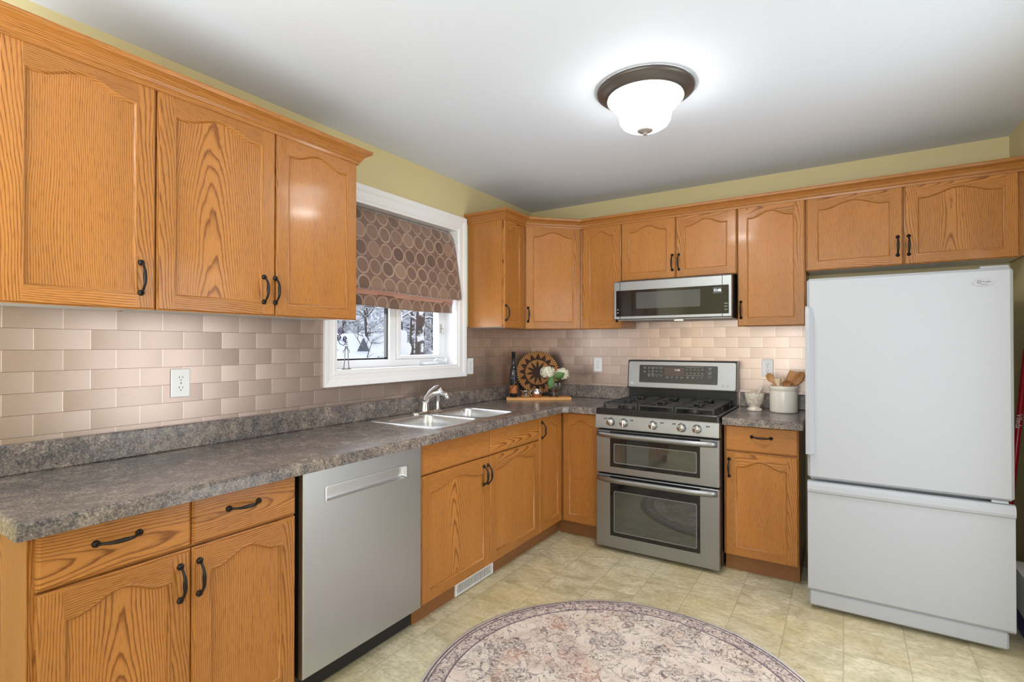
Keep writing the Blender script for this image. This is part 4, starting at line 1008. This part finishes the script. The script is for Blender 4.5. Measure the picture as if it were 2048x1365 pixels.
# ------------------------------------------------------------------ rug
RC = (1.560, -2.0)
m = MB(); nr, na, rad = 30, 120, .765
def rz(r, a):
    x = r*math.cos(a); y = r*math.sin(a); e = 0
    for c_ in (-.20, .05, .30): e += .006*math.exp(-((x - c_ + .03*y)/.012)**2)
    return .006 + e*(.4 + .6*min(1, r/rad)) + .003*max(0, (r/rad-.9))*10*(.5 + .5*math.sin(a*7))
rows = [[(r*math.cos(2*PI*k/na)*(1 + .004*math.sin(5*2*PI*k/na)), r*math.sin(2*PI*k/na)*(1 + .004*math.sin(7*2*PI*k/na)), rz(r, 2*PI*k/na)) for k in range(na)] for r in [rad*i/nr for i in range(1, nr+1)]]
m.loft(rows, cap0=True); m.loft([rows[-1], [(p[0]*1.002, p[1]*1.002, .0005) for p in rows[-1]]], sm=False)
tag(m.build('round_rug', 'rug', None, (RC[0], RC[1], 0)), 'round faded floral rug in cream, grey and blush on the floor', 'rug')

# ------------------------------------------------------------------ toe-kick register
VT = thing('floor_register', 'white slotted air register in the toe kick under the sink cabinet', 'air vent', (TKd + .001, -1.700, .004), R(90))
m = MB(); W_, Hh_ = .345, .062; m.box(0, -.006, 0, W_, 0, .008); m.box(0, -.006, Hh_ - .008, W_, 0, Hh_); m.box(0, -.006, .008, .02, 0, Hh_-.008); m.box(W_-.02, -.006, .008, W_, 0, Hh_-.008)
for k in range(23): m.box(.02 + (k+.62)*.01313, -.005, .008, .02 + (k+1)*.01313, 0, Hh_ - .008)
m.build('grille', 'white', VT); m = MB(); m.box(.004, -.0007, .003, W_-.004, -.0002, Hh_-.003); m.build('duct_shadow_plate', 'rubber', VT)
for x in (.010, W_ - .010):
    m = MB(); m.lathe([(.0001, .0075), (.003, .007), (.003, .006)], (x, 0, Hh_/2), 10, axis='-y'); m.build('screw', 'nickel', VT)

# ------------------------------------------------------------------ corner display: board, bottle, basket, cups, vase of hydrangea
dirv = Vector((.378, .284)); ang = math.atan2(dirv.y, dirv.x)
m = MB(); poly = [(-.02, -.03), (.05, -.05), (.13, -.058), (.21, -.05), (.473, -.05), (.473, .05), (.43, .085), (.02, .085), (-.02, .03)]
BO = tag(m.prism(poly, 0, .019).build('cutting_board', 'bamboo', None, (.098, -.500, CZ1 + .0004), ang), 'bamboo cutting board lying on the counter in the corner', 'board')
def onb(u, v): return (.098 + u*math.cos(ang) - v*math.sin(ang), -.500 + u*math.sin(ang) + v*math.cos(ang), CZ1 + .0200)
x, y, z = onb(.035, .0)
BT = thing('bottle', 'tall dark glass bottle with long neck at the left end of the board', 'bottle', (x, y, z))
m = MB(); m.lathe([(.0, 0), (.027, 0), (.0285, .004), (.0285, .19), (.0275, .205), (.022, .226), (.0150, .243), (.0140, .26), (.0135, .335), (.016, .337), (.016, .345), (.012, .346), (.012, .33)], n=32); m.build('glass', 'bottle', BT)
m = MB(); m.lathe([(.0288, .03), (.0291, .035), (.0291, .085), (.0288, .09)], n=32); m.build('label_band', 'bottlelabel', BT)
m = MB(); 
for k in range(9):
    a = -1.9 + k*.12; m.tube([(.0300*math.cos(a), .0300*math.sin(a), .05 + k*.004), (.0310*math.cos(a+.5), .0310*math.sin(a+.5), .075 + k*.004), (.0300*math.cos(a+1), .0300*math.sin(a+1), .098 + k*.004)], .0016, 6)
m.build('raffia_wrap', 'wicker', BT)
text('label_print', 'OLIVE', .012, 'bottletxt', BT, (.010, -.0300, .145), (R(90), 0, R(0)), .0004)
# woven basket tray leaning in the corner
BK = thing('woven_basket', 'round woven basket tray with a dark star pattern leaning in the corner', 'basket', (.158, -.165, CZ1 + .196), R(38))
tl = R(-9); BS = 1.16
m = MB(); prof = [(.0, .000), (.05, .001), (.09, .003), (.13, .008), (.138, .012)]
m.lathe([(r_, h_) for r_, h_ in prof], n=72, axis='-y'); m.lathe([(.0, -.006), (.09, -.004), (.138, .004)], n=72, axis='-y'); o = m.build('woven_face', 'basket', BK); o.rotation_euler = (tl, 0, 0); o.scale = (BS, BS, BS)
rim = MB(); nseg = 54
for k in range(nseg):
    a0 = 2*PI*k/nseg; a1 = a0 + 2*PI/nseg*.58; a2 = a0 + 2*PI/nseg
    for (u0, u1, mi_) in ((a0, a1, 0), (a1, a2, 1)): rim.tube([(.1425*math.cos(u), -.009, .1425*math.sin(u)) for u in (u0, (u0+u1)/2, u1)], [.0062, .0066, .0062] if mi_ == 0 else .0054, 8, mi=mi_, caps=False)
o = rim.build('braided_rim', [simple('rim_straw', srgb(206, 160, 104), .8), simple('rim_dark', srgb(64, 42, 32), .8)], BK); o.rotation_euler = (tl, 0, 0); o.scale = (BS, BS, BS)
x, y, z = onb(.125, -.012)
CP = thing('silver_cup', 'small open silver cup next to the bottle', 'cup', (x, y, z)); m = MB(); m.lathe([(.0, .001), (.024, .001), (.027, .004), (.031, .02), (.034, .045), (.036, .046), (.034, .043), (.029, .02), (.025, .006), (.0, .004)], n=32); o = m.build('bowl', 'silver', CP); o.scale = (1.2, 1.2, 1.1)
x, y, z = onb(.215, .0)
CP = thing('silver_pot', 'round copper-based silver pot with loop handle in the middle of the board', 'pot', (x, y, z))
m = MB(); m.lathe([(.0, .0), (.028, .0), (.034, .006), (.037, .02), (.0375, .028)], n=32); m.build('copper_base', 'copper', CP)
m = MB(); m.lathe([(.0375, .028), (.037, .038), (.033, .05), (.026, .058), (.027, .062), (.024, .062), (.022, .056), (.03, .045), (.03, .02), (.0, .012)], n=32); m.build('silver_top', 'silver', CP)
m = MB(); m.tube([(-.034, 0, .048), (-.048, 0, .045), (-.052, 0, .028), (-.046, 0, .012), (-.034, 0, .010)], .003, 8); o = m.build('handle', 'silver', CP); o.rotation_euler = (0, 0, ang)
x, y, z = onb(.345, .0)
VS = thing('glass_vase', 'small stemmed clear glass vase holding the hydrangeas', 'vase', (x, y, z))
m = MB(); m.lathe([(.0, .002), (.032, .002), (.033, .004), (.008, .008), (.005, .014), (.005, .030), (.012, .036), (.030, .046), (.042, .062), (.046, .082), (.042, .108), (.040, .116), (.0385, .116), (.0405, .106), (.0442, .082), (.040, .063), (.029, .049), (.0, .041)], n=40); o = m.build('bowl', 'vase', VS); o.scale = (1.15, 1.15, 1.0)
def hydrangea(label, head, r, base, lv):
    Hh2 = thing('hydrangea', label, 'flower', (x, y, z), 0, 'cream hydrangeas')
    m = MB(); hd_ = Vector(head); b_ = Vector(base); m.tube([b_, b_ + (hd_-b_)*.35 + Vector((0, 0, .01)), hd_], .0025, 6); m.build('stem', 'stem', Hh2)
    m = MB(); n = 130
    for k in range(n):
        ph = math.acos(1 - 1.75*(k+.5)/n); th = k*2.39996; rr_ = r*random.uniform(.80, 1.04)
        d_ = Vector((math.sin(ph)*math.cos(th), math.sin(ph)*math.sin(th), math.cos(ph)*.82)); c_ = hd_ + d_*rr_; d_.normalize()
        t1 = d_.orthogonal().normalized(); t2 = d_.cross(t1); a0 = random.uniform(0, PI)
        for j in range(4):
            a = a0 + j*PI/2; ax = t1*math.cos(a) + t2*math.sin(a); bx_ = -t1*math.sin(a) + t2*math.cos(a); s_ = random.uniform(.0095, .0130)
            q_ = random.uniform(-.3, .5); m.face([c_, c_ + ax*s_*.7 + bx_*s_*.55 + d_*s_*q_, c_ + ax*s_*1.3 + d_*s_*q_*.4, c_ + ax*s_*.7 - bx_*s_*.55 + d_*s_*(q_ - .25)])
    # inner core so the head is solid
    rings = []
    for i in range(1, 8):
        ph = PI*.88*i/7; rings.append([(hd_.x + r*.80*math.sin(ph)*math.cos(2*PI*k/16), hd_.y + r*.80*math.sin(ph)*math.sin(2*PI*k/16), hd_.z + r*.66*math.cos(ph)) for k in range(16)])
    m.loft(rings, mi=1, cap0=True, cap1=True); m.build('flower_head', ['petal', 'petalin'], Hh2, weld=False)
    for (P0, A, Wd, curl) in lv:      # base point, length vector, half-width vector
        m = MB(); P0, A, Wd = Vector(P0), Vector(A), Vector(Wd); nn = A.cross(Wd).normalized(); rows = []
        for i in range(11):
            t = i/10; k_ = math.sin(PI*min(1, t*.94 + .04))**.8*(1.08 - .3*t); c_ = P0 + A*t + nn*curl*math.sin(PI*t)
            rows.append([tuple(c_ + Wd*k_*q - nn*(abs(q)**1.5*.010*k_) + nn*.0016*math.sin(i*2.6 + abs(q)*5)*abs(q)) for q in (-1, -.66, -.33, 0, .33, .66, 1)])
        m.loft(rows, close=False); lf = m.build('leaf', 'leaf', Hh2); md = lf.modifiers.new('thickness', 'SOLIDIFY'); md.thickness = .0008
hydrangea('cream hydrangea on the left of the vase, in front of the basket', (-.034, -.035, .188), .058, (0, -.004, .055), [((.012, -.050, .160), (-.004, -.022, -.095), (.025, .016, -.003), .012)])
hydrangea('cream hydrangea on the right of the vase, half behind a leaf', (.058, .030, .176), .055, (.006, 0, .055), [((.034, -.052, .150), (.070, .030, .034), (-.008, -.014, .027), .010)])

# ------------------------------------------------------------------ mortar, pestle, crock, utensils
MT = thing('mortar', 'small veined marble mortar on the counter right of the range', 'mortar', (1.772, -.215, CZ1 + .0004))
m = MB(); m.lathe([(.0, 0), (.044, 0), (.046, .004), (.045, .012), (.040, .017), (.030, .022), (.033, .030), (.044, .045), (.051, .062), (.053, .080), (.0555, .084), (.0565, .108), (.054, .112), (.049, .110), (.045, .085), (.036, .055), (.018, .042), (.0, .040)], n=40); m.build('bowl', 'marble', MT)
PS = MB(); PS.tube([(-.012, 0, .058), (.0, 0, .078), (.022, .0, .112), (.036, 0, .138), (.044, 0, .154)], [.016, .012, .0105, .0115, .0125], 14)
tag(PS.build('pestle', 'marble', None, (1.772, -.215, CZ1 + .0004)), 'marble pestle leaning in the mortar', 'pestle')
KX, KY = 1.935, -.200
CK = thing('utensil_crock', 'cream stoneware crock with a rolled rim holding wooden utensils', 'crock', (KX, KY, CZ1 + .0004))
m = MB(); m.lathe([(.0, 0), (.070, 0), (.076, .003), (.078, .010), (.078, .128), (.0765, .134), (.079, .140), (.0815, .146), (.0815, .160), (.079, .164), (.073, .164), (.070, .158), (.070, .012), (.0, .010)], n=56); m.build('body', 'ceramic', CK)
def utensil(name, label, cat, mat, foot, top, head, hw, hl, kind):
    o = thing(name, label, cat, (KX, KY, CZ1), 0, 'wooden utensils in the crock'); f, t_ = Vector(foot), Vector(top); d_ = (t_ - f).normalized(); m = MB()
    m.tube([f, (f+t_)/2, t_], [.0055, .005, .006], 8); m.build('shaft', mat, o)
    m = MB(); camd = Vector((.10, -1, .12)).normalized(); sd = d_.cross(camd).normalized(); nn = sd.cross(d_).normalized()
    if nn.dot(camd) < 0: nn = -nn
    rings = []
    for i in range(11):
        q = i/10
        if kind == 'spoon': wd = hw*math.sqrt(max(.0, 1 - (2*q-1)**2))*.98 + .003; bow = .010*math.sin(PI*q)
        elif kind == 'flat': wd = .006 + (hw - .006)*min(1, q*3.2)**.7; bow = 0
        else: wd = .007 + (hw - .007)*q; bow = 0
        c_ = t_ + d_*hl*q; th = .004
        rings.append([tuple(c_ + sd*wd*s_ - nn*(bow*(1 - s_*s_)) + nn*e_) for s_, e_ in ((-1, 0), (-.6, th*.5), (0, th*.5), (.6, th*.5), (1, 0), (.6, -th), (0, -th*1.4), (-.6, -th))])
    m.loft(rings, cap0=True, cap1=True); m.build('head', mat, o)
utensil('wooden_spoon', 'small golden wooden spoon leaning left out of the crock', 'spoon', 'spoon', (.03, 0, .02), (-.058, -.012, .186), None, .019, .062, 'spoon')
utensil('wooden_mallet', 'pale flared wooden tamper in the crock', 'utensil', 'spoonlt', (-.01, -.03, .02), (-.024, -.038, .158), None, .021, .050, 'flare')
utensil('wooden_fork', 'thin wooden skewer standing between tamper and ladle in the crock', 'utensil', 'spoonlt', (.0, .0, .02), (-.001, -.01, .205), None, .004, .025, 'flare')
utensil('wooden_spoon', 'dark round wooden ladle at the centre of the crock', 'spoon', 'spoondk', (.01, -.02, .02), (.020, -.045, .155), None, .024, .048, 'spoon')
utensil('wooden_spatula', 'brown square-ended wooden spatula in the crock', 'spatula', 'spoon', (-.03, .02, .02), (.028, .012, .168), None, .029, .090, 'flat')
utensil('wooden_spoon', 'large long wooden spoon leaning right toward the fridge', 'spoon', 'spoondk', (-.03, -.02, .02), (.060, -.02, .172), None, .024, .095, 'spoon')

# ------------------------------------------------------------------ mop behind the fridge and white bin
MP = thing('mop', 'red mop pole leaning against the right wall behind the fridge', 'mop')
p0, p1 = Vector((2.925, -.21, .02)), Vector((3.001, -.34, 1.30))
m = MB(); m.tube([p0 + (p1-p0)*.1, (p0+p1)/2, p1], .012, 16); pl = m.build('pole', 'redpole', MP)
m = MB(); m.lathe([(.013, 0), (.013, .12)], (0, 0, 0), 12); o = m.build('pole_grip', 'redpole', MP); o.location = p1; 
dd_ = (p1-p0).normalized(); rx = Vector((0, 0, 1)).rotation_difference(dd_)
o.rotation_mode = 'QUATERNION'; o.rotation_quaternion = rx; o.hide_render = False
bpy.data.objects.remove(o)
m = MB(); m.box(2.89, -.26, 0, 2.96, -.10, .03, bev=.008); m.build('mop_head', 'blue', MP)
tx = text('pole_print', 'Vileda', .030, 'ink', MP, tuple(p0 + (p1-p0)*.70 + Vector((-.004, -.0130, .001))), (0, 0, 0), .0003)
ax = -dd_; nz_ = Vector((-.35, -1, 0)).normalized(); nz_ = (nz_ - ax*nz_.dot(ax)).normalized(); ay = nz_.cross(ax); tx.rotation_euler = Matrix((ax, ay, nz_)).transposed().to_euler(); tx.location = p0 + (p1-p0)*.72 + nz_*.0122
BN = thing('waste_bin', 'white plastic bin with blue base beside the fridge at the right wall', 'bin', (2.955, -.62, 0))
m = MB(); m.loft([[(x_, y_, zz) for x_, y_ in rrect(-.035 - k_, -.13 - k_, .035 + k_*.3, .13 + k_, .012, 4)] for zz, k_ in ((.10, 0), (.30, .012), (.302, .006))], cap0=True, cap1=True, sm=False); m.build('bin_body', 'white', BN)
m = MB(); m.loft([[(x_, y_, zz) for x_, y_ in rrect(-.03, -.12, .03, .12, .012, 4)] for zz in (0, .0995)], cap0=True, cap1=True, sm=False); m.build('bin_base', 'blue', BN)

# ------------------------------------------------------------------ wire figure on the sill
WF = thing('wire_figurine', 'twisted wire figure with purple spirals standing on the window sill', 'ornament', (-.030, -1.928, WZ0 + .012))
m = MB()
for s_ in (-1, 1): m.tube([(0, s_*.018, .002), (0, s_*.012, .05), (0, s_*.010, .10), (0, s_*.004, .125)], .0026, 6)
for k in range(5): m.tube([(.006*math.cos(a), .012*math.sin(a)*(1 - k*.12), .115 + k*.010) for a in [2*PI*q/12 for q in range(12)]], .0020, 5, closed=True)
m.tube([(0, -.03, .002), (0, 0, .001), (0, .03, .002)], .0028, 6); m.tube([(0, -.01, .11), (0, -.022, .10), (0, -.02, .09)], .0020, 6); m.tube([(0, .01, .11), (0, .022, .10), (0, .018, .09)], .0020, 6)
m.build('wire_body', 'wirem', WF)
m = MB()
for cy, cz, r_ in ((-.040, .205, .018), (-.052, .170, .015), (-.012, .165, .013)):
    m.tube([(0, cy + r_*(1 - q/26)*math.cos(q*.55), cz + r_*1.25*(1 - q/26)*math.sin(q*.55)) for q in range(24)], .0028, 6)
m.tube([(0, 0, .15), (0, -.02, .13), (0, -.045, .14), (0, -.055, .16)], .0020, 6); m.tube([(0, 0, .14), (0, -.010, .155)], .0020, 6); m.build('wire_spirals', 'wirep', WF)

# ------------------------------------------------------------------ outdoors (snowy garden seen through the window)
m = MB(); rows = []
for i in range(30):
    x_ = -.6 - i*1.3; rows.append([(x_, -20 + j*2.2, -1.25 + .135*abs(x_) + .10*math.sin(j*.9 + i*.3) + .06*math.sin(i*.8)) for j in range(34)])
m.loft(rows, close=False); tag(m.build('snowy_ground', 'snow'), 'snow-covered ground rising outside the window', 'ground', kind='structure')
def house(label, cx, cy, w, d, zb, zw, zr_, rot):
    h = thing('snowy_house', label, 'house', (cx, cy, zb), rot, 'snow-covered buildings outside')
    m = MB(); m.box(-w/2, -d/2, 0, w/2, d/2, zw); m.loft([[(-w/2, -d/2, zw), (w/2, -d/2, zw), (0, -d/2, zr_)], [(-w/2, d/2, zw), (w/2, d/2, zw), (0, d/2, zr_)]], sm=False, cap0=True, cap1=True); m.build('walls', 'shingle', h)
    m = MB(); e = .35; t_ = .3
    for s_ in (-1, 1):
        A = [(s_*(w/2+e), zw - .22), (0, zr_ + .02), (0, zr_ + .02 + t_), (s_*(w/2 + e), zw - .22 + t_)]
        m.loft([[(x_, -d/2 - e, z_) for x_, z_ in A], [(x_, d/2 + e, z_) for x_, z_ in A]], sm=False, cap0=True, cap1=True)
    m.build('snowy_roof', 'snow', h)
    return h
h = house('snow-covered house roof with a small gable seen through the left pane', -12.25, 8.15, 2.0, 2.6, .0, 1.12, 1.40, R(32.7 - 90))
m = MB(); m.loft([[(1.40, .80, 1.12), (1.40, 1.20, 1.12), (1.40, 1.0, 1.56)], [(1.37, .80, 1.12), (1.37, 1.20, 1.12), (1.37, 1.0, 1.56)]], sm=False, cap0=True, cap1=True); m.build('gable', 'shingle', h)
m = MB(); m.loft([[(1.368, .74, 1.12), (1.368, 1.26, 1.12), (1.368, 1.0, 1.62)], [(.2, .74, 1.3), (.2, 1.26, 1.3), (.2, 1.0, 1.62)]], sm=False, cap0=True, cap1=True); m.build('gable_snow', 'snow', h)
m = MB(); m.lathe([(1.25, -.9), (1.2, .0), (1.1, .22), (.9, .36), (.6, .46), (.3, .51), (.0, .53)], n=40); tag(m.build('snow_mound', 'snow', None, (-5.5, 1.9, .72)), 'rounded snow mound in front of the house in the left pane', 'snow mound')
def tree(label, bx_, by_, h_, r_, nb, seed, lean=0, qmin=.25, Lm=2.2):
    rnd = random.Random(seed); t = thing('snowy_tree', label, 'tree', (bx_, by_, -1.2), 0, 'snowy trees outside')
    m = MB(); pts = [(lean*q*h_ + .05*math.sin(q*6+seed), .06*math.sin(q*5+seed*2), h_*q) for q in [i/10 for i in range(11)]]
    m.tube(pts, [r_*(1 - .55*i/10) for i in range(11)], 12); m.build('trunk', 'bark', t)
    m = MB()
    for k in range(nb):
        q = rnd.uniform(qmin, .98); a = rnd.uniform(0, 2*PI); L = rnd.uniform(.6, Lm)*(1.1 - .5*q); e_ = rnd.uniform(-.1, .7); b0 = Vector((lean*q*h_, 0, h_*q))
        P = [b0]; d_ = Vector((math.cos(a)*math.cos(e_), math.sin(a)*math.cos(e_), math.sin(e_)))
        for s_ in range(5): d_ = (d_ + Vector((rnd.uniform(-.3, .3), rnd.uniform(-.3, .3), rnd.uniform(-.22, .2)))).normalized(); P.append(P[-1] + d_*L/5)
        r0 = r_*.22*(1.1-q) + .008
        m.tube(P, [r0*(1 - .15*i) for i in range(6)], 5, caps=False)
        for j in range(4):
            b1 = P[rnd.randint(1, 4)]; d2 = (d_ + Vector((rnd.uniform(-1, 1), rnd.uniform(-1, 1), rnd.uniform(-.5, .7)))).normalized(); L2 = L*rnd.uniform(.2, .5)
            m.tube([b1, b1 + d2*L2*.5, b1 + d2*L2 + Vector((0, 0, rnd.uniform(-.1, .1)))], [r0*.5, r0*.35, r0*.2], 4, caps=False)
    m.build('branches', 'bark', t); return t
tree('thick dark tree trunk just left in the right-hand pane', -4.19, 2.74, 6, .12, 22, 1, -.02, .46, 1.6)
tree('leaning thick tree trunk in the middle of the right-hand pane', -2.85, 1.80, 6, .09, 22, 2, -.015, .46, 1.4)
rnd0 = random.Random(5)
for k in range(10):
    a_ = R(124.5 + k*2.3); dist = (20, 24.5, 17.5, 22.5)[k % 4]
    tree('one of the bare snowy trees in the woods behind the house', 2.25 + dist*math.cos(a_), -3.8 + dist*math.sin(a_), rnd0.uniform(6.5, 8), rnd0.uniform(.07, .13), 60, 20 + k, 0, .2, 1.7)
# wooded hillside closing the view
m = MB(); rows = []
for i in range(6):
    rows.append([(2.25 + (21 + i)*math.cos(R(100 + j*2.4)), -3.8 + (21 + i)*math.sin(R(100 + j*2.4)), -1 + i*1.6 + .4*math.sin(j*1.3 + i)) for j in range(36)])
hm, nt_, b_ = newmat('distant_snowy_woods'); N = NT(nt_); tcd = N.n('ShaderNodeTexCoord')
wv = N.noise(tcd.outputs['Object'], 3.0, 6, .75, 1.5); N.l(N.ramp(wv, [(.38, srgb(118, 120, 128)), (.5, srgb(176, 180, 190)), (.6, srgb(236, 240, 246))]), b_.inputs['Base Color']); M['woods'] = hm
m.loft(rows, close=False); tag(m.build('wooded_hillside', 'woods'), 'distant snowy wooded hillside behind the houses', 'hillside', kind='structure')
BR = thing('brick_wall', 'red brick wall corner with clinging snow at the right edge of the right pane', 'brick wall', (-1.405, .37, -1.2)); m = MB(); m.box(0, 0, 0, .35, .5, 4.4); m.build('brickwork', 'brick', BR)
m = MB(); rs_ = random.Random(3)
for k in range(60):
    zz = 2.2 + k*.028; rr_ = rs_.uniform(.006, .022); m.lathe([(.0, -rr_), (rr_*.8, -rr_*.5), (rr_, 0), (rr_*.7, rr_*.6), (.0, rr_)], (0, .002, zz), 7)
m.build('clinging_snow', 'snow', BR)
PO = thing('gate_post', 'red brick gate post with a rounded snow cap outside the right pane', 'post', (-2.78, 1.27, -1.2)); m = MB(); m.box(-.065, -.065, 0, .065, .065, 2.38); m.build('brickwork', 'brick', PO)
m = MB(); m.lathe([(.0, 2.72), (.06, 2.71), (.07, 2.66), (.065, 2.56), (.11, 2.54), (.13, 2.48), (.12, 2.41), (.10, 2.382), (.0, 2.381)], n=20); m.build('snow_cap', 'snow', PO)
RL = thing('garden_railing', 'dark square-patterned garden railing outside beside the brick post', 'railing', (-5.75, 4.05, .2), R(40))
m = MB()
for zz in (.82, 1.02): m.box(0, -.015, zz, .62, .015, zz + .03)
for xx in (0, .15, .30, .45, .59): m.box(xx, -.015, -1.0 if xx in (0, .59) else .85, xx + .03, .015, 1.02)
m.box(.18, -.015, .92, .30, .015, .945); m.build('rails', 'railing', RL)
